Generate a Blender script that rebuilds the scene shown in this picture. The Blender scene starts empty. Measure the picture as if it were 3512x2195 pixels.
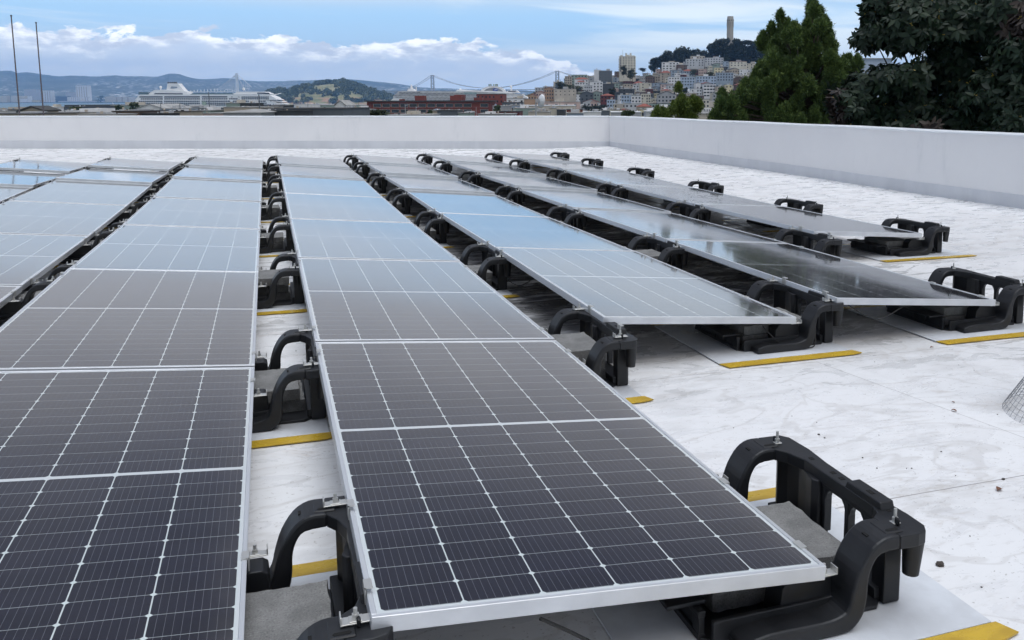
import bpy, bmesh, math, random
from mathutils import Vector, Matrix
R_ = math.radians
SC = bpy.context.scene
COL = SC.collection

# ------------------------------------------------------------------ camera
IW, IH = 3512.0, 2195.0
CAM = Vector((-0.1459, -1.6523, 0.991))
YAW, PIT, ROLL, FPX, PPX, PPY = -0.3496, 0.1334, -0.0014, 3073.37, 2041.4, 752.2
cd = bpy.data.cameras.new('camera'); cam = bpy.data.objects.new('camera', cd); COL.objects.link(cam)
cd.sensor_width = 36.0; cd.sensor_fit = 'HORIZONTAL'; cd.lens = 36.0*FPX/IW
cd.shift_x = -(PPX-IW/2)/IW; cd.shift_y = -(IH/2-PPY)/IW
cd.clip_start = 0.05; cd.clip_end = 60000
cam.matrix_world = Matrix.Translation(CAM) @ Matrix.Rotation(YAW, 4, 'Z') @ Matrix.Rotation(math.pi/2-PIT, 4, 'X') @ Matrix.Rotation(ROLL, 4, 'Z')
SC.camera = cam
FW = Vector((-math.sin(YAW), math.cos(YAW), 0)); RT = Vector((math.cos(YAW), math.sin(YAW), 0))

# ------------------------------------------------------------------ world, sun, exposure
SC.view_settings.view_transform = 'Standard'; SC.view_settings.look = 'None'
SC.view_settings.gamma = 1; SC.view_settings.use_curve_mapping = False
EXPOSURE = 0.48
SC.view_settings.exposure = EXPOSURE
SC.render.film_transparent = False
SC.cycles.use_denoising = True
SC.cycles.max_bounces = 8; SC.cycles.volume_bounces = 2
SUN_EL = R_(58); _sh = (-0.75*FW + 0.66*RT).normalized()
SUN_DIR = Vector((_sh.x*math.cos(SUN_EL), _sh.y*math.cos(SUN_EL), math.sin(SUN_EL)))
sl = bpy.data.lights.new('sun', 'SUN'); sl.energy = 0.6; sl.angle = R_(30); sl.color = (1.0, 0.95, 0.88)
sun = bpy.data.objects.new('sun', sl); COL.objects.link(sun)
sun.rotation_mode = 'QUATERNION'; sun.rotation_quaternion = SUN_DIR.to_track_quat('Z', 'Y')

class NT:
    """tiny expression helper for shader node trees"""
    def __init__(s, t): s.t = t; s.n = t.nodes; s.l = t.links
    def put(s, inp, v):
        if v is None: return
        if isinstance(v, bpy.types.NodeSocket): s.l.new(v, inp)
        elif isinstance(v, (tuple, list)):
            inp.default_value = (tuple(v)+(1.0,))[:4] if len(inp.default_value) == 4 and len(v) == 3 else tuple(v)
        else:
            try: inp.default_value = v
            except Exception: inp.default_value = (v, v, v)
    def m(s, op, a, b=None, c=None, clamp=False):
        n = s.n.new('ShaderNodeMath'); n.operation = op; n.use_clamp = clamp
        for i, v in enumerate((a, b, c)): s.put(n.inputs[i], v)
        return n.outputs[0]
    def add(s, a, b): return s.m('ADD', a, b)
    def sub(s, a, b): return s.m('SUBTRACT', a, b)
    def mul(s, a, b): return s.m('MULTIPLY', a, b)
    def inv(s, a): return s.m('SUBTRACT', 1.0, a, clamp=True)
    def ss(s, x, lo, hi, a=0.0, b=1.0):
        n = s.n.new('ShaderNodeMapRange'); n.interpolation_type = 'SMOOTHSTEP'
        for i, v in enumerate((x, lo, hi, a, b)): s.put(n.inputs[i], v)
        return n.outputs[0]
    def lin(s, x, lo, hi, a=0.0, b=1.0):
        n = s.n.new('ShaderNodeMapRange')
        for i, v in enumerate((x, lo, hi, a, b)): s.put(n.inputs[i], v)
        return n.outputs[0]
    def mix(s, f, a, b):
        n = s.n.new('ShaderNodeMix'); n.data_type = 'RGBA'
        s.put(n.inputs[0], f); s.put(n.inputs[6], a); s.put(n.inputs[7], b)
        return n.outputs[2]
    def noise(s, vec, scale, detail=4, rough=.55, dist=0.0, dim='3D'):
        n = s.n.new('ShaderNodeTexNoise'); n.noise_dimensions = dim
        if vec is not None: s.l.new(vec, n.inputs['Vector'])
        n.inputs['Scale'].default_value = scale; n.inputs['Detail'].default_value = detail
        n.inputs['Roughness'].default_value = rough; n.inputs['Distortion'].default_value = dist
        return n.outputs[0]
    def voro(s, vec, scale, out='Distance', feature='F1'):
        n = s.n.new('ShaderNodeTexVoronoi'); n.feature = feature
        s.l.new(vec, n.inputs['Vector']); n.inputs['Scale'].default_value = scale
        return n.outputs[out]
    def comb(s, x, y, z):
        n = s.n.new('ShaderNodeCombineXYZ')
        for i, v in enumerate((x, y, z)): s.put(n.inputs[i], v)
        return n.outputs[0]
    def sep(s, v):
        n = s.n.new('ShaderNodeSeparateXYZ'); s.l.new(v, n.inputs[0]); return n.outputs
    def coord(s, k='Object'): return s.n.new('ShaderNodeTexCoord').outputs[k]
    def scl(s, vec, sc):
        n = s.n.new('ShaderNodeVectorMath'); n.operation = 'MULTIPLY'
        s.l.new(vec, n.inputs[0]); n.inputs[1].default_value = sc; return n.outputs[0]
    def bump(s, h, strength, dist=0.01):
        n = s.n.new('ShaderNodeBump'); s.l.new(h, n.inputs['Height'])
        n.inputs['Strength'].default_value = strength; n.inputs['Distance'].default_value = dist
        return n.outputs[0]

def build_world():
    w = bpy.data.worlds.new('World'); SC.world = w; w.use_nodes = True
    t = w.node_tree; t.nodes.clear(); N = NT(t)
    out = t.nodes.new('ShaderNodeOutputWorld'); bg = t.nodes.new('ShaderNodeBackground')
    t.links.new(bg.outputs[0], out.inputs[0]); bg.inputs[1].default_value = 0.1
    sky = t.nodes.new('ShaderNodeTexSky'); sky.sky_type = 'NISHITA'; sky.sun_disc = False
    sky.sun_elevation = SUN_EL; sky.sun_rotation = math.atan2(SUN_DIR.x, SUN_DIR.y)
    sky.air_density = 1.0; sky.dust_density = 1.0; sky.ozone_density = 1.5
    v = N.coord('Generated'); nv = t.nodes.new('ShaderNodeVectorMath'); nv.operation = 'NORMALIZE'
    t.links.new(v, nv.inputs[0]); v = nv.outputs[0]
    x, y, z = N.sep(v)
    # azimuth (degrees, to the right of the roof's long axis turned by YAW) and elevation (degrees)
    fx = N.add(N.mul(x, FW.x), N.mul(y, FW.y)); rx = N.add(N.mul(x, RT.x), N.mul(y, RT.y))
    az = N.mul(N.m('ARCTAN2', rx, fx), 180/math.pi); el = N.mul(N.m('ARCSINE', z), 180/math.pi)
    S = 10.0/2**EXPOSURE    # cloud radiance is given in picture units, divided by the strength and the exposure
    def c(r, g, b): return (r*S, g*S, b*S)
    zen = N.ss(el, 5.0, 60.0)
    # clear blue, taken from the sky texture and evened out
    blue = N.mix(0.75, sky.outputs[0], N.mix(N.ss(el, 0.5, 6.0), c(.72, .94, 1.22), c(.52, .88, 1.28)))
    col = blue
    # cirrus streaks
    p = N.comb(N.mul(az, .055), N.mul(N.sub(el, N.mul(az, -.055)), .55), 3.1)
    ci = N.noise(p, 1.0, 6, .55, .6)
    side = N.ss(az, -8.0, 6.0)
    cm = N.ss(ci, N.lin(side, 0, 1, .50, .33), N.lin(side, 0, 1, .72, .55))
    cm = N.mul(cm, N.ss(el, .6, 3.0)); cm = N.mul(cm, N.lin(side, 0, 1, .55, .95))
    col = N.mix(cm, col, c(1.1, 1.22, 1.26))
    # haze band at the horizon
    col = N.mix(N.mul(N.ss(el, 2.6, 0.0), .65), col, c(1.05, 1.22, 1.45))
    # cumulus bank
    pb = N.comb(N.mul(az, .42), N.mul(el, .95), 7.7)
    nb = N.noise(pb, 1.0, 6, .6, .2)
    nb2 = N.noise(N.comb(N.mul(az, .11), 0.0, 1.3), 1.0, 2, .5)
    top = N.add(3.0, N.mul(N.sub(nb2, .5), 1.8))
    top = N.add(top, N.mul(N.ss(az, 6.0, -34.0), .95))
    top = N.sub(top, N.mul(N.ss(az, -4.0, 2.0), 1.3))
    top = N.sub(top, N.mul(N.ss(az, 1.0, 8.0), 3.0))
    d = N.sub(N.add(top, N.mul(N.sub(nb, .5), 3.0)), el)
    mask = N.ss(d, -.06, .14)
    fade = N.ss(el, 0.5, 1.5)
    shade = N.noise(N.comb(N.mul(az, .55), N.mul(el, 1.5), 2.2), 1.0, 5, .6)
    low = N.mix(N.ss(shade, .35, .7), c(.90, 1.02, 1.18), c(1.02, 1.10, 1.2))
    hi = N.mix(N.ss(shade, .38, .62), c(.86, .93, 1.05), c(1.7, 1.7, 1.65))
    body = N.mix(N.ss(d, .45, 1.25), hi, low)
    col = N.mix(N.mul(mask, N.lin(fade, 0, 1, .35, .97)), col, body)
    # broken overcast overhead
    po = N.comb(N.mul(x, 1.0), N.mul(y, 1.0), N.mul(z, 2.2))
    no = N.noise(po, 2.6, 5, .6, .3)
    veil = N.mul(N.ss(el, 4.9, 6.8), N.lin(N.noise(N.comb(N.mul(az, .05), N.mul(el, .4), .4), 1.0, 4, .55), .35, .65, .55, .95))
    col = N.mix(veil, col, c(.86, .93, 1.0))
    om = N.mul(N.ss(el, 9.6, 11.5), .96)
    oc = N.mix(N.ss(no, .35, .75), c(.70, .68, .68), c(.56, .55, .57))
    oc = N.mix(N.ss(el, 13.0, 26.0), oc, N.mix(N.ss(no, .35, .65), c(.21, .215, .26), c(.13, .14, .20)))
    oc = N.mix(N.ss(el, 52.0, 78.0), oc, c(3.9, 4.1, 4.4))          # unseen overhead cloud, made this bright to light the roof
    col = N.mix(om, col, oc)
    t.links.new(col, bg.inputs[0])
build_world()

# ------------------------------------------------------------------ materials
def mat(name, base, rough=.6, metal=0.0, spec=.5, coat=0.0, coatr=.05, fn=None):
    m = bpy.data.materials.new(name); m.use_nodes = True
    t = m.node_tree; N = NT(t); b = t.nodes['Principled BSDF']
    N.put(b.inputs['Base Color'], tuple(base)+(1,)); b.inputs['Roughness'].default_value = rough
    b.inputs['Metallic'].default_value = metal; b.inputs['Specular IOR Level'].default_value = spec
    b.inputs['Coat Weight'].default_value = coat; b.inputs['Coat Roughness'].default_value = coatr
    if fn: fn(N, b)
    return m
def varied(c1, c2, scale, lo=.35, hi=.65, bump=0, bd=.01, rough=None, sv=(1, 1, 1), detail=5):
    def fn(N, b):
        v = N.scl(N.coord(), sv); n = N.noise(v, scale, detail, .6)
        N.put(b.inputs['Base Color'], N.mix(N.ss(n, lo, hi), c1, c2))
        if bump: N.put(b.inputs['Normal'], N.bump(N.noise(v, scale*6, 4, .6), bump, bd))
        if rough: N.put(b.inputs['Roughness'], N.lin(n, .3, .7, rough[0], rough[1]))
    return fn

# ------------------------------------------------------------------ mesh helpers
class MB:
    def __init__(s): s.v = []; s.f = []; s.mi = []; s.cur = 0
    def face(s, ids): s.f.append(ids); s.mi.append(s.cur)
    def box(s, x0, y0, z0, x1, y1, z1, M=None):
        b = len(s.v)
        P = [(x0,y0,z0),(x1,y0,z0),(x1,y1,z0),(x0,y1,z0),(x0,y0,z1),(x1,y0,z1),(x1,y1,z1),(x0,y1,z1)]
        if M is not None: P = [tuple(M @ Vector(p)) for p in P]
        s.v += P
        for q in ((0,3,2,1),(4,5,6,7),(0,1,5,4),(1,2,6,5),(2,3,7,6),(3,0,4,7)): s.face([b+i for i in q])
        return s
    def prism(s, poly, a0, a1, axis='y'):
        """poly in the two other axes; extruded along axis"""
        n = len(poly); b = len(s.v)
        ar = sum(poly[i][0]*poly[(i+1)%n][1]-poly[(i+1)%n][0]*poly[i][1] for i in range(n))
        if (ar < 0) != (axis == 'y'): poly = poly[::-1]
        for a in (a0, a1):
            for p, q in poly:
                s.v.append({'y': (p, a, q), 'z': (p, q, a), 'x': (a, p, q)}[axis])
        s.face([b+i for i in range(n)][::-1]); s.face([b+n+i for i in range(n)])
        for i in range(n):
            j = (i+1) % n; s.face([b+i, b+j, b+n+j, b+n+i])
        return s
    def tube(s, pts, rad, seg=8, cap=True):
        pts = [Vector(p) for p in pts]; n = len(pts)
        if not isinstance(rad, (list, tuple)): rad = [rad]*n
        b = len(s.v); up = Vector((0, 0, 1))
        for i, p in enumerate(pts):
            d = (pts[min(i+1, n-1)]-pts[max(i-1, 0)]).normalized()
            r = Vector((1, 0, 0)) if abs(d.dot(up)) > .95 else up
            a = d.cross(r).normalized(); c = d.cross(a)
            for k in range(seg):
                th = 2*math.pi*k/seg
                s.v.append(tuple(p+(a*math.cos(th)+c*math.sin(th))*rad[i]))
        for i in range(n-1):
            for k in range(seg):
                k2 = (k+1) % seg
                s.face([b+i*seg+k, b+(i+1)*seg+k, b+(i+1)*seg+k2, b+i*seg+k2])
        if cap:
            s.face([b+k for k in range(seg)]); s.face([b+(n-1)*seg+k for k in range(seg)][::-1])
        return s
    def build(s, name, m, parent=None, smooth=False, bevel=0, recalc=True, seg=1):
        me = bpy.data.meshes.new(name); me.from_pydata(s.v, [], s.f)
        for mm in (m if isinstance(m, (list, tuple)) else [m]): me.materials.append(mm)
        if any(s.mi): me.polygons.foreach_set('material_index', s.mi)
        if recalc or bevel:
            bm = bmesh.new(); bm.from_mesh(me)
            if recalc: bmesh.ops.recalc_face_normals(bm, faces=bm.faces)
            if bevel:
                ed = [e for e in bm.edges if len(e.link_faces) == 2 and e.calc_face_angle(0) > .4]
                bmesh.ops.bevel(bm, geom=ed, offset=bevel, segments=seg, affect='EDGES', profile=.5, clamp_overlap=True)
            bm.to_mesh(me); bm.free()
        if smooth: me.shade_smooth() if hasattr(me, 'shade_smooth') else None
        o = bpy.data.objects.new(name, me); COL.objects.link(o)
        if parent is not None: o.parent = parent
        return o
def tag(o, label=None, cat=None, group=None, kind=None):
    if label: o['label'] = label
    if cat: o['category'] = cat
    if group: o['group'] = group
    if kind: o['kind'] = kind
    return o
def empty(name, loc=(0, 0, 0), rz=0):
    o = bpy.data.objects.new(name, None); COL.objects.link(o); o.location = loc; o.rotation_euler = (0, 0, rz)
    o.empty_display_size = .1; return o
def clone(o, parent=None):
    c = o.copy(); COL.objects.link(c); c.parent = parent
    for ch in list(o.children): clone(ch, c)
    return c
ORD = ['', 'first', 'second', 'third', 'fourth', 'fifth', 'sixth', 'seventh', 'eighth', 'ninth', 'tenth', 'eleventh', 'twelfth', 'thirteenth',
       'fourteenth', 'fifteenth', 'sixteenth', 'seventeenth', 'eighteenth', 'nineteenth', 'twentieth', 'twenty-first', 'twenty-second', 'twenty-third', 'twenty-fourth', 'twenty-fifth', 'twenty-sixth', 'twenty-seventh', 'twenty-eighth', 'twenty-ninth', 'thirtieth']

# ------------------------------------------------------------------ the roof
PITCH, TILT, LEN, WID, SX = 1.2709, 0.0871, 2.115, 1.038, -0.0082
ZP = [.0463, .0364, .0241, -.0007, -.0086, .0051, .006, 0.0]
ZR = -0.256
def prof(y):
    k = 7-y/LEN
    if k <= 0: return ZP[0]+min(-k, 3)*.012
    if k >= 7: return 0.0
    i = int(k); return ZP[i]+(ZP[i+1]-ZP[i])*(k-i)
def zroof(x, y): return ZR+SX*x+prof(y)

def m_roof(N, b):
    co = N.coord()
    big = N.noise(co, .35, 4, .6); mid = N.noise(N.scl(co, (1, 1.8, 1)), 2.6, 6, .62, .4)
    fine = N.noise(N.scl(co, (1, 2.4, 1)), 16, 5, .62, .6)
    c = N.mix(N.ss(big, .35, .7), (.76, .765, .775), (.67, .675, .685))
    c = N.mix(N.mul(N.ss(mid, .48, .74), .5), c, (.45, .445, .44))
    c = N.mix(N.mul(N.ss(fine, .53, .70), .36), c, (.47, .455, .44))
    sp = N.noise(co, 90, 2, .5)
    c = N.mix(N.mul(N.ss(sp, .66, .72), .5), c, (.25, .22, .2))
    # grime that rain cannot wash off where the rows stand
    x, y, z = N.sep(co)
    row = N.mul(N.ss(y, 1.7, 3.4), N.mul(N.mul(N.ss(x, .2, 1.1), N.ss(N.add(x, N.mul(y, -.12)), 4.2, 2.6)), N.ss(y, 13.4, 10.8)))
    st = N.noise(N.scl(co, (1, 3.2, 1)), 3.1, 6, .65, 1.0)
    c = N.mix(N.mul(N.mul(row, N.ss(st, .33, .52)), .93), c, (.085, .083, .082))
    # rust-brown drips
    rb = N.noise(N.scl(co, (1.3, 2.5, 1)), 1.7, 6, .7, .8)
    c = N.mix(N.mul(N.ss(rb, .60, .76), .5), c, (.36, .28, .21))
    # lap seams of the membrane
    wob = N.mul(N.sub(N.noise(co, .9, 2, .5), .5), .02)
    for yy, w_, k in ((.565, .0035, .75), (1.93, .0035, .55), (-.81, .0035, .7), (3.30, .004, .55), (4.67, .004, .55), (6.04, .005, .5), (7.41, .005, .5), (8.8, .006, .5), (10.1, .007, .45), (11.5, .007, .45), (12.9, .008, .4), (14.3, .008, .4), (16.2, .012, .4)):
        d = N.m('ABSOLUTE', N.sub(N.add(y, wob), yy))
        c = N.mix(N.mul(N.ss(d, w_, w_*.35), k), c, (.13, .11, .115))
        c = N.mix(N.mul(N.mul(N.ss(d, .09, .0), N.ss(fine, .42, .62)), .3), c, (.42, .38, .34))
    for xx, y0_, y1_, sl in ((2.02, .565, 1.93, -.16), (5.6, 1.93, 3.3, .02), (6.9, .565, 1.93, .03), (5.9, 4.67, 6.04, .0), (1.9, -.81, .565, .05), (7.2, 6.04, 7.41, .0), (5.3, -.81, .565, .0)):
        xl = N.sub(x, N.add(xx+.5, N.mul(N.sub(y, y0_), sl))); gate = N.mul(N.m('GREATER_THAN', y, y0_), N.m('LESS_THAN', y, y1_))
        c = N.mix(N.mul(N.mul(N.ss(N.m('ABSOLUTE', N.add(xl, wob)), .004, .0015), gate), .6), c, (.16, .14, .14))
        c = N.mix(N.mul(N.mul(N.ss(N.m('ABSOLUTE', N.sub(xl, .05)), .06, .045), gate), .35), c, (.80, .81, .82))
    sm_ = N.noise(N.scl(co, (1.2, 1.6, 1)), 1.1, 3, .5, 1.4)
    c = N.mix(N.mul(N.ss(N.m('ABSOLUTE', N.sub(sm_, .52)), .022, .004), .28), c, (.42, .40, .38))     # dried tide marks of puddles
    N.put(b.inputs['Base Color'], c)
    pud = N.noise(N.scl(co, (1, 2.2, 1)), 3.7, 5, .6, .8)
    wet = N.ss(pud, .50, .60)
    N.put(b.inputs['Roughness'], N.lin(wet, 0, 1, .52, .12))
    N.put(b.inputs['Specular IOR Level'], N.lin(wet, 0, 1, .3, .5))
    h = N.add(N.mul(fine, .22), N.mul(N.noise(co, .9, 3, .5), 4.0))
    N.put(b.inputs['Normal'], N.bump(h, .16, .01))
M = {}
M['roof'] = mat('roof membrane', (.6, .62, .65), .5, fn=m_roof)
def m_wall(N, b):
    co = N.coord(); n = N.noise(co, .5, 5, .6); n2 = N.noise(N.scl(co, (1, 1, .25)), 3.5, 5, .65)
    c = N.mix(N.ss(n, .3, .7), (.79, .79, .80), (.74, .74, .755))
    c = N.mix(N.mul(N.ss(n2, .55, .80), .35), c, (.52, .54, .56))
    N.put(b.inputs['Base Color'], c); N.put(b.inputs['Normal'], N.bump(N.noise(co, 3, 4, .55), .25, .02))
M['wall'] = mat('painted parapet', (.6, .62, .66), .55, fn=m_wall)
M['flash'] = mat('membrane flashing', (.52, .56, .62), .5, fn=varied((.63, .65, .69), (.57, .59, .63), 2.5, sv=(1, 1, .3)))
M['coping'] = mat('coping paint', (.72, .75, .79), .5)

xs = [-17+.5*i for i in range(0, 51)] + [8.24]; ys = [-8+LEN/4*i for i in range(0, 66)]
def wall_far_y(x): return 19.36+(7.92-x)*.232          # inner face of the far parapet
def right_x(y): return 8.28-max(0, y-4)*.0245
mb = MB(); nx = len(xs)
for y in ys:
    for x in xs:
        X = min(x, right_x(min(y, 19.4))+.1); Y = min(y, wall_far_y(X)+.1)
        zz = zroof(X, Y)+max(0, X-6.8)*.02+ .05*math.exp(-((X-7.9)**2+(Y-19.3)**2)/1.5)
        mb.v.append((X, Y, zz))
for j in range(len(ys)-1):
    for i in range(nx-1):
        a = j*nx+i; mb.face([a, a+1, a+nx+1, a+nx])
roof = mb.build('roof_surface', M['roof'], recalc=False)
roof.data.shade_smooth()
tag(roof, kind='structure')

def parapet(label, pts, thick, ztop, side):
    """pts: inner-face base line; wall > face, coping, flashing"""
    r = empty('parapet_wall', (pts[0][0], pts[0][1], ZR)); tag(r, label, 'wall')
    o = Vector((pts[0][0], pts[0][1], ZR))
    def strip(name, m, d0, d1, z0f, z1f, bev=0, up=None):
        mb = MB(); n = len(pts)
        for i, (x, y) in enumerate(pts):
            a = Vector(pts[max(i-1, 0)]); b_ = Vector(pts[min(i+1, n-1)]); t = (b_-a).normalized(); nn = Vector((t.y, -t.x))*side
            p = Vector((x, y)); z0, z1 = z0f(i), z1f(i)
            for d, z in ((d0, z0), (d0, z1), (d1, z1), (d1, z0)):
                q = p+nn*d; mb.v.append((q.x-o.x, q.y-o.y, z-o.z))
        for i in range(n-1):
            for k in range(4):
                k2 = (k+1) % 4; mb.face([i*4+k, (i+1)*4+k, (i+1)*4+k2, i*4+k2])
        mb.face([0, 1, 2, 3]); mb.face([(n-1)*4+k for k in (3, 2, 1, 0)])
        return mb.build(name, m, r, bevel=bev)
    zt = (lambda i: ztop[i]) if isinstance(ztop, list) else (lambda i: ztop)
    strip('face', M['wall'], 0.0, thick, lambda i: -9.5, lambda i: zt(i)-.03)
    strip('coping', M['coping'], -.012, thick+.012, lambda i: zt(i)-.03, zt, .012)
    strip('base_flashing', M['flash'], -.014, .006, lambda i: zroof(*pts[i])-.02, lambda i: zroof(*pts[i])+.19, .004)
    return r
fp = [(x, wall_far_y(x)) for x in (-17, -12, -6, -3, 0, 2, 4, 6, 7.92)]
parapet('white painted parapet wall across the far end of the roof', fp, .28, [.66, .65, .625, .617, .600, .596, .585, .582, .573], -1)
rp = [(right_x(19.38), 19.38), (right_x(16), 16), (right_x(14.4), 14.4), (right_x(13), 13), (right_x(11.5), 11.5), (right_x(10), 10), (right_x(8), 8), (right_x(6.4), 6.4), (right_x(4), 4), (8.28, 0), (8.28, -8)]
parapet('white painted parapet wall along the right side of the roof under the trees', rp, .28, [.573, .578, .571, .580, .574, .582, .572, .576, .584, .58, .58], -1)

# ------------------------------------------------------------------ solar panels
def m_cells(wet=0.0):
    def fn(N, b):
        x, y, z = N.sep(N.coord())
        x0 = N.sub(x, .0195); f = N.m('PINGPONG', x0, .1665/2)            # 0 at column lines
        yh = N.sub(N.m('ABSOLUTE', N.sub(y, 1.047)), .009); g = N.m('PINGPONG', yh, .0845/2)
        col_l = N.ss(f, .0019, .0011); row_l = N.ss(g, .0012, .0007)
        dia = N.ss(N.add(f, g), .0090, .0072)
        ins = N.mul(N.mul(N.m('GREATER_THAN', x0, -.001), N.m('LESS_THAN', x0, 1.0)), N.mul(N.m('GREATER_THAN', yh, 0.0), N.m('LESS_THAN', yh, 1.0155)))
        bus = N.ss(N.m('PINGPONG', x0, .01665/2), .0006, .0003)
        cx = N.m('FLOOR', N.m('DIVIDE', x0, .1665)); cy = N.m('FLOOR', N.m('DIVIDE', y, .0845))
        wn = N.n.new('ShaderNodeTexWhiteNoise'); N.l.new(N.comb(cx, cy, 0.0), wn.inputs['Vector'])
        cell = N.mix(wn.outputs[0], (.0080, .0078, .0135), (.0125, .012, .020))
        c = N.mix(N.mul(bus, .6), cell, (.17, .18, .20))
        c = N.mix(N.mul(row_l, .75), c, (.38, .42, .42))
        c = N.mix(N.m('MAXIMUM', col_l, dia), c, (.60, .66, .66))
        c = N.mix(ins, (.60, .64, .66), c)
        co = N.coord('Object')
        du = N.noise(co, 5, 5, .6)
        c = N.mix(N.lin(du, .3, .8, .0, .016), c, (.35, .34, .33))
        vv = N.voro(N.scl(N.n.new('ShaderNodeNewGeometry').outputs['Position'], (1, 1, 1)), 5.5)
        gate = N.ss(N.noise(N.n.new('ShaderNodeNewGeometry').outputs['Position'], .9, 2, .5), .50, .58)
        spot = N.mul(N.ss(vv, .040, .028), gate)
        c = N.mix(N.mul(N.ss(x, .93, 1.027), N.lin(du, .3, .7, .02, .12)), c, (.33, .31, .28))
        c = N.mix(spot, c, (.03, .03, .03)); N.put(b.inputs['Coat Weight'], N.sub(1.0, N.mul(spot, .9)))
        N.put(b.inputs['Base Color'], c)
        N.put(b.inputs['Roughness'], .18)
        N.put(b.inputs['Coat Roughness'], N.lin(du, .3, .7, .035, .085))
        if wet:
            vd = N.n.new('ShaderNodeTexVoronoi'); N.l.new(co, vd.inputs['Vector']); vd.inputs['Scale'].default_value = 26
            size = N.ss(N.noise(co, 3.1, 2, .5), .42, .6)
            drop = N.mul(N.ss(vd.outputs['Distance'], .42, .12), size)
            N.put(b.inputs['Coat Normal'], N.bump(drop, .9, .006))
    return fn
M['cells'] = mat('solar cells under glass', (.02, .02, .03), .2, coat=1.0, coatr=.05, spec=.2, fn=m_cells())
M['cells_wet'] = mat('solar cells with raindrops', (.02, .02, .03), .2, coat=1.0, coatr=.05, spec=.2, fn=m_cells(1))
M['alu'] = mat('anodised aluminium', (.70, .72, .75), .42, metal=.55, fn=varied((.68, .70, .73), (.60, .62, .65), 6, sv=(1, .2, 1)))
M['backsheet'] = mat('backsheet', (.5, .5, .5), .6)
M['plastic'] = mat('black moulded plastic', (.012, .013, .016), .42, spec=.45, fn=varied((.006, .007, .009), (.012, .013, .016), 9, bump=.12, bd=.002, rough=(.38, .55)))
M['hole_shade'] = mat('painted slot shade', (.002, .002, .002), .9)  # black raised patches, painted for the shade inside the openings
M['blackbox'] = mat('black junction plastic', (.01, .01, .01), .5)
M['steel'] = mat('zinc plated steel', (.60, .60, .58), .42, metal=.75)
M['sticker'] = mat('sticker print', (.6, .62, .64), .4)
def panel_proto():
    r = empty('solar_panel')
    fr = MB(); h = .035; w_ = .011
    # frame ring: an outer box section on each side with a lower return lip
    for (x0, y0, x1, y1) in ((0, 0, WID, w_), (0, 2.094-w_, WID, 2.094), (0, w_, w_, 2.094-w_), (WID-w_, w_, WID, 2.094-w_)):
        fr.box(x0, y0, -h, x1, y1, 0)
    for (x0, y0, x1, y1) in ((w_, w_, w_+.02, 2.094-w_), (WID-w_-.02, w_, WID-w_, 2.094-w_)): fr.box(x0, y0, -h+.001, x1, y1, -h+.003)
    fr.build('frame', M['alu'], r, bevel=.0012)
    MB().box(w_+.0005, w_+.0005, -.0075, WID-w_-.0005, 2.094-w_-.0005, -.0025).build('cell_glass', M['cells'], r)
    MB().box(w_+.001, w_+.001, -.0105, WID-w_-.001, 2.094-w_-.001, -.0085).build('backsheet', M['backsheet'], r)
    MB().box(.10, 1.0, -.028, .16, 1.09, -.011).build('junction_box', M['blackbox'], r, bevel=.003)
    MB().box(-.0015, .16, -.022, -.0005, .22, -.009).build('sticker', M['sticker'], r)
    return r
ROWNAME = {-1: 'leftmost', 0: 'second', 1: 'third', 2: 'fourth', 3: 'fifth', 4: 'sixth', 5: 'seventh', 6: 'rightmost'}
KS = {-1: range(0, 1), 0: range(0, 3), 1: range(0, 6), 2: range(0, 7), 3: range(0, 7), 4: range(0, 6), 5: range(0, 6), 6: range(0, 5)}
DROP = {6: .074}
# panel pitch, shaped so each one reflects the wall or the sky (rise per metre along the row)
PSL = {}
for _r in range(-1, 7):
    PSL[_r, 0] = -.003; PSL[_r, 1] = -.0075
for _r in (-1, 0, 1):
    PSL[_r, 0] = -.016; PSL[_r, 1] = -.018
PSL[2, 0] = -.008; PSL[2, 1] = -.011
PSL[4, 2] = -.010; PSL[5, 2] = -.008; PSL[5, 3] = -.002; PSL[3, 2] = .010; PSL[2, 2] = .010; PSL[1, 2] = .010
rnd = random.Random(5)
proto = None
def panel_mat(r, k):
    x0 = (r-3)*PITCH; drop = DROP.get(r, WID*math.sin(TILT)); t = math.asin(drop/WID)
    y0, y1 = (6-k)*LEN+.01, (7-k)*LEN-.01
    z0, z1 = prof(y0), prof(y1)
    if k == 6: z0 = ZP[7]
    if (r, k) in PSL:
        zm = (z0+z1)/2; z0 = zm-PSL[r, k]*(y1-y0)/2; z1 = zm+PSL[r, k]*(y1-y0)/2
    ex = Vector((math.cos(t), 0, -math.sin(t))); ey = Vector((0, y1-y0, z1-z0)).normalized(); ez = ex.cross(ey).normalized(); ex = ey.cross(ez)
    Mx = Matrix((ex, ey, ez)).transposed().to_4x4(); Mx.translation = Vector((x0, y0, (r-3)*PITCH*SX+z0))
    return Mx
for r in KS:
    for k in KS[r]:
        if proto is None: o = proto = panel_proto()
        else: o = clone(proto)
        o.matrix_world = panel_mat(r, k) @ Matrix.Rotation(R_(rnd.uniform(-.10, .10)), 4, 'X') @ Matrix.Rotation(R_(rnd.uniform(-.06, .06)), 4, 'Y')
        far = k+1
        look = 'raindrop-covered ' if (r == 6 and k in (2, 3)) else ''
        if r == 3 and k == 6: lab = 'large solar panel nearest the camera with its whole near edge showing'
        else: lab = f'{look}solar panel, {ORD[far]} from the far wall in the {ROWNAME[r]} row' + (' from the left' if 0 <= r <= 5 else '')
        tag(o, lab, 'solar panel', 'solar panels set in tilted rows on the flat roof')
        if look:
            for ch in o.children:
                if ch.name.startswith('cell_glass'):
                    ch.data = ch.data.copy(); ch.data.materials[0] = M['cells_wet']

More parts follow.
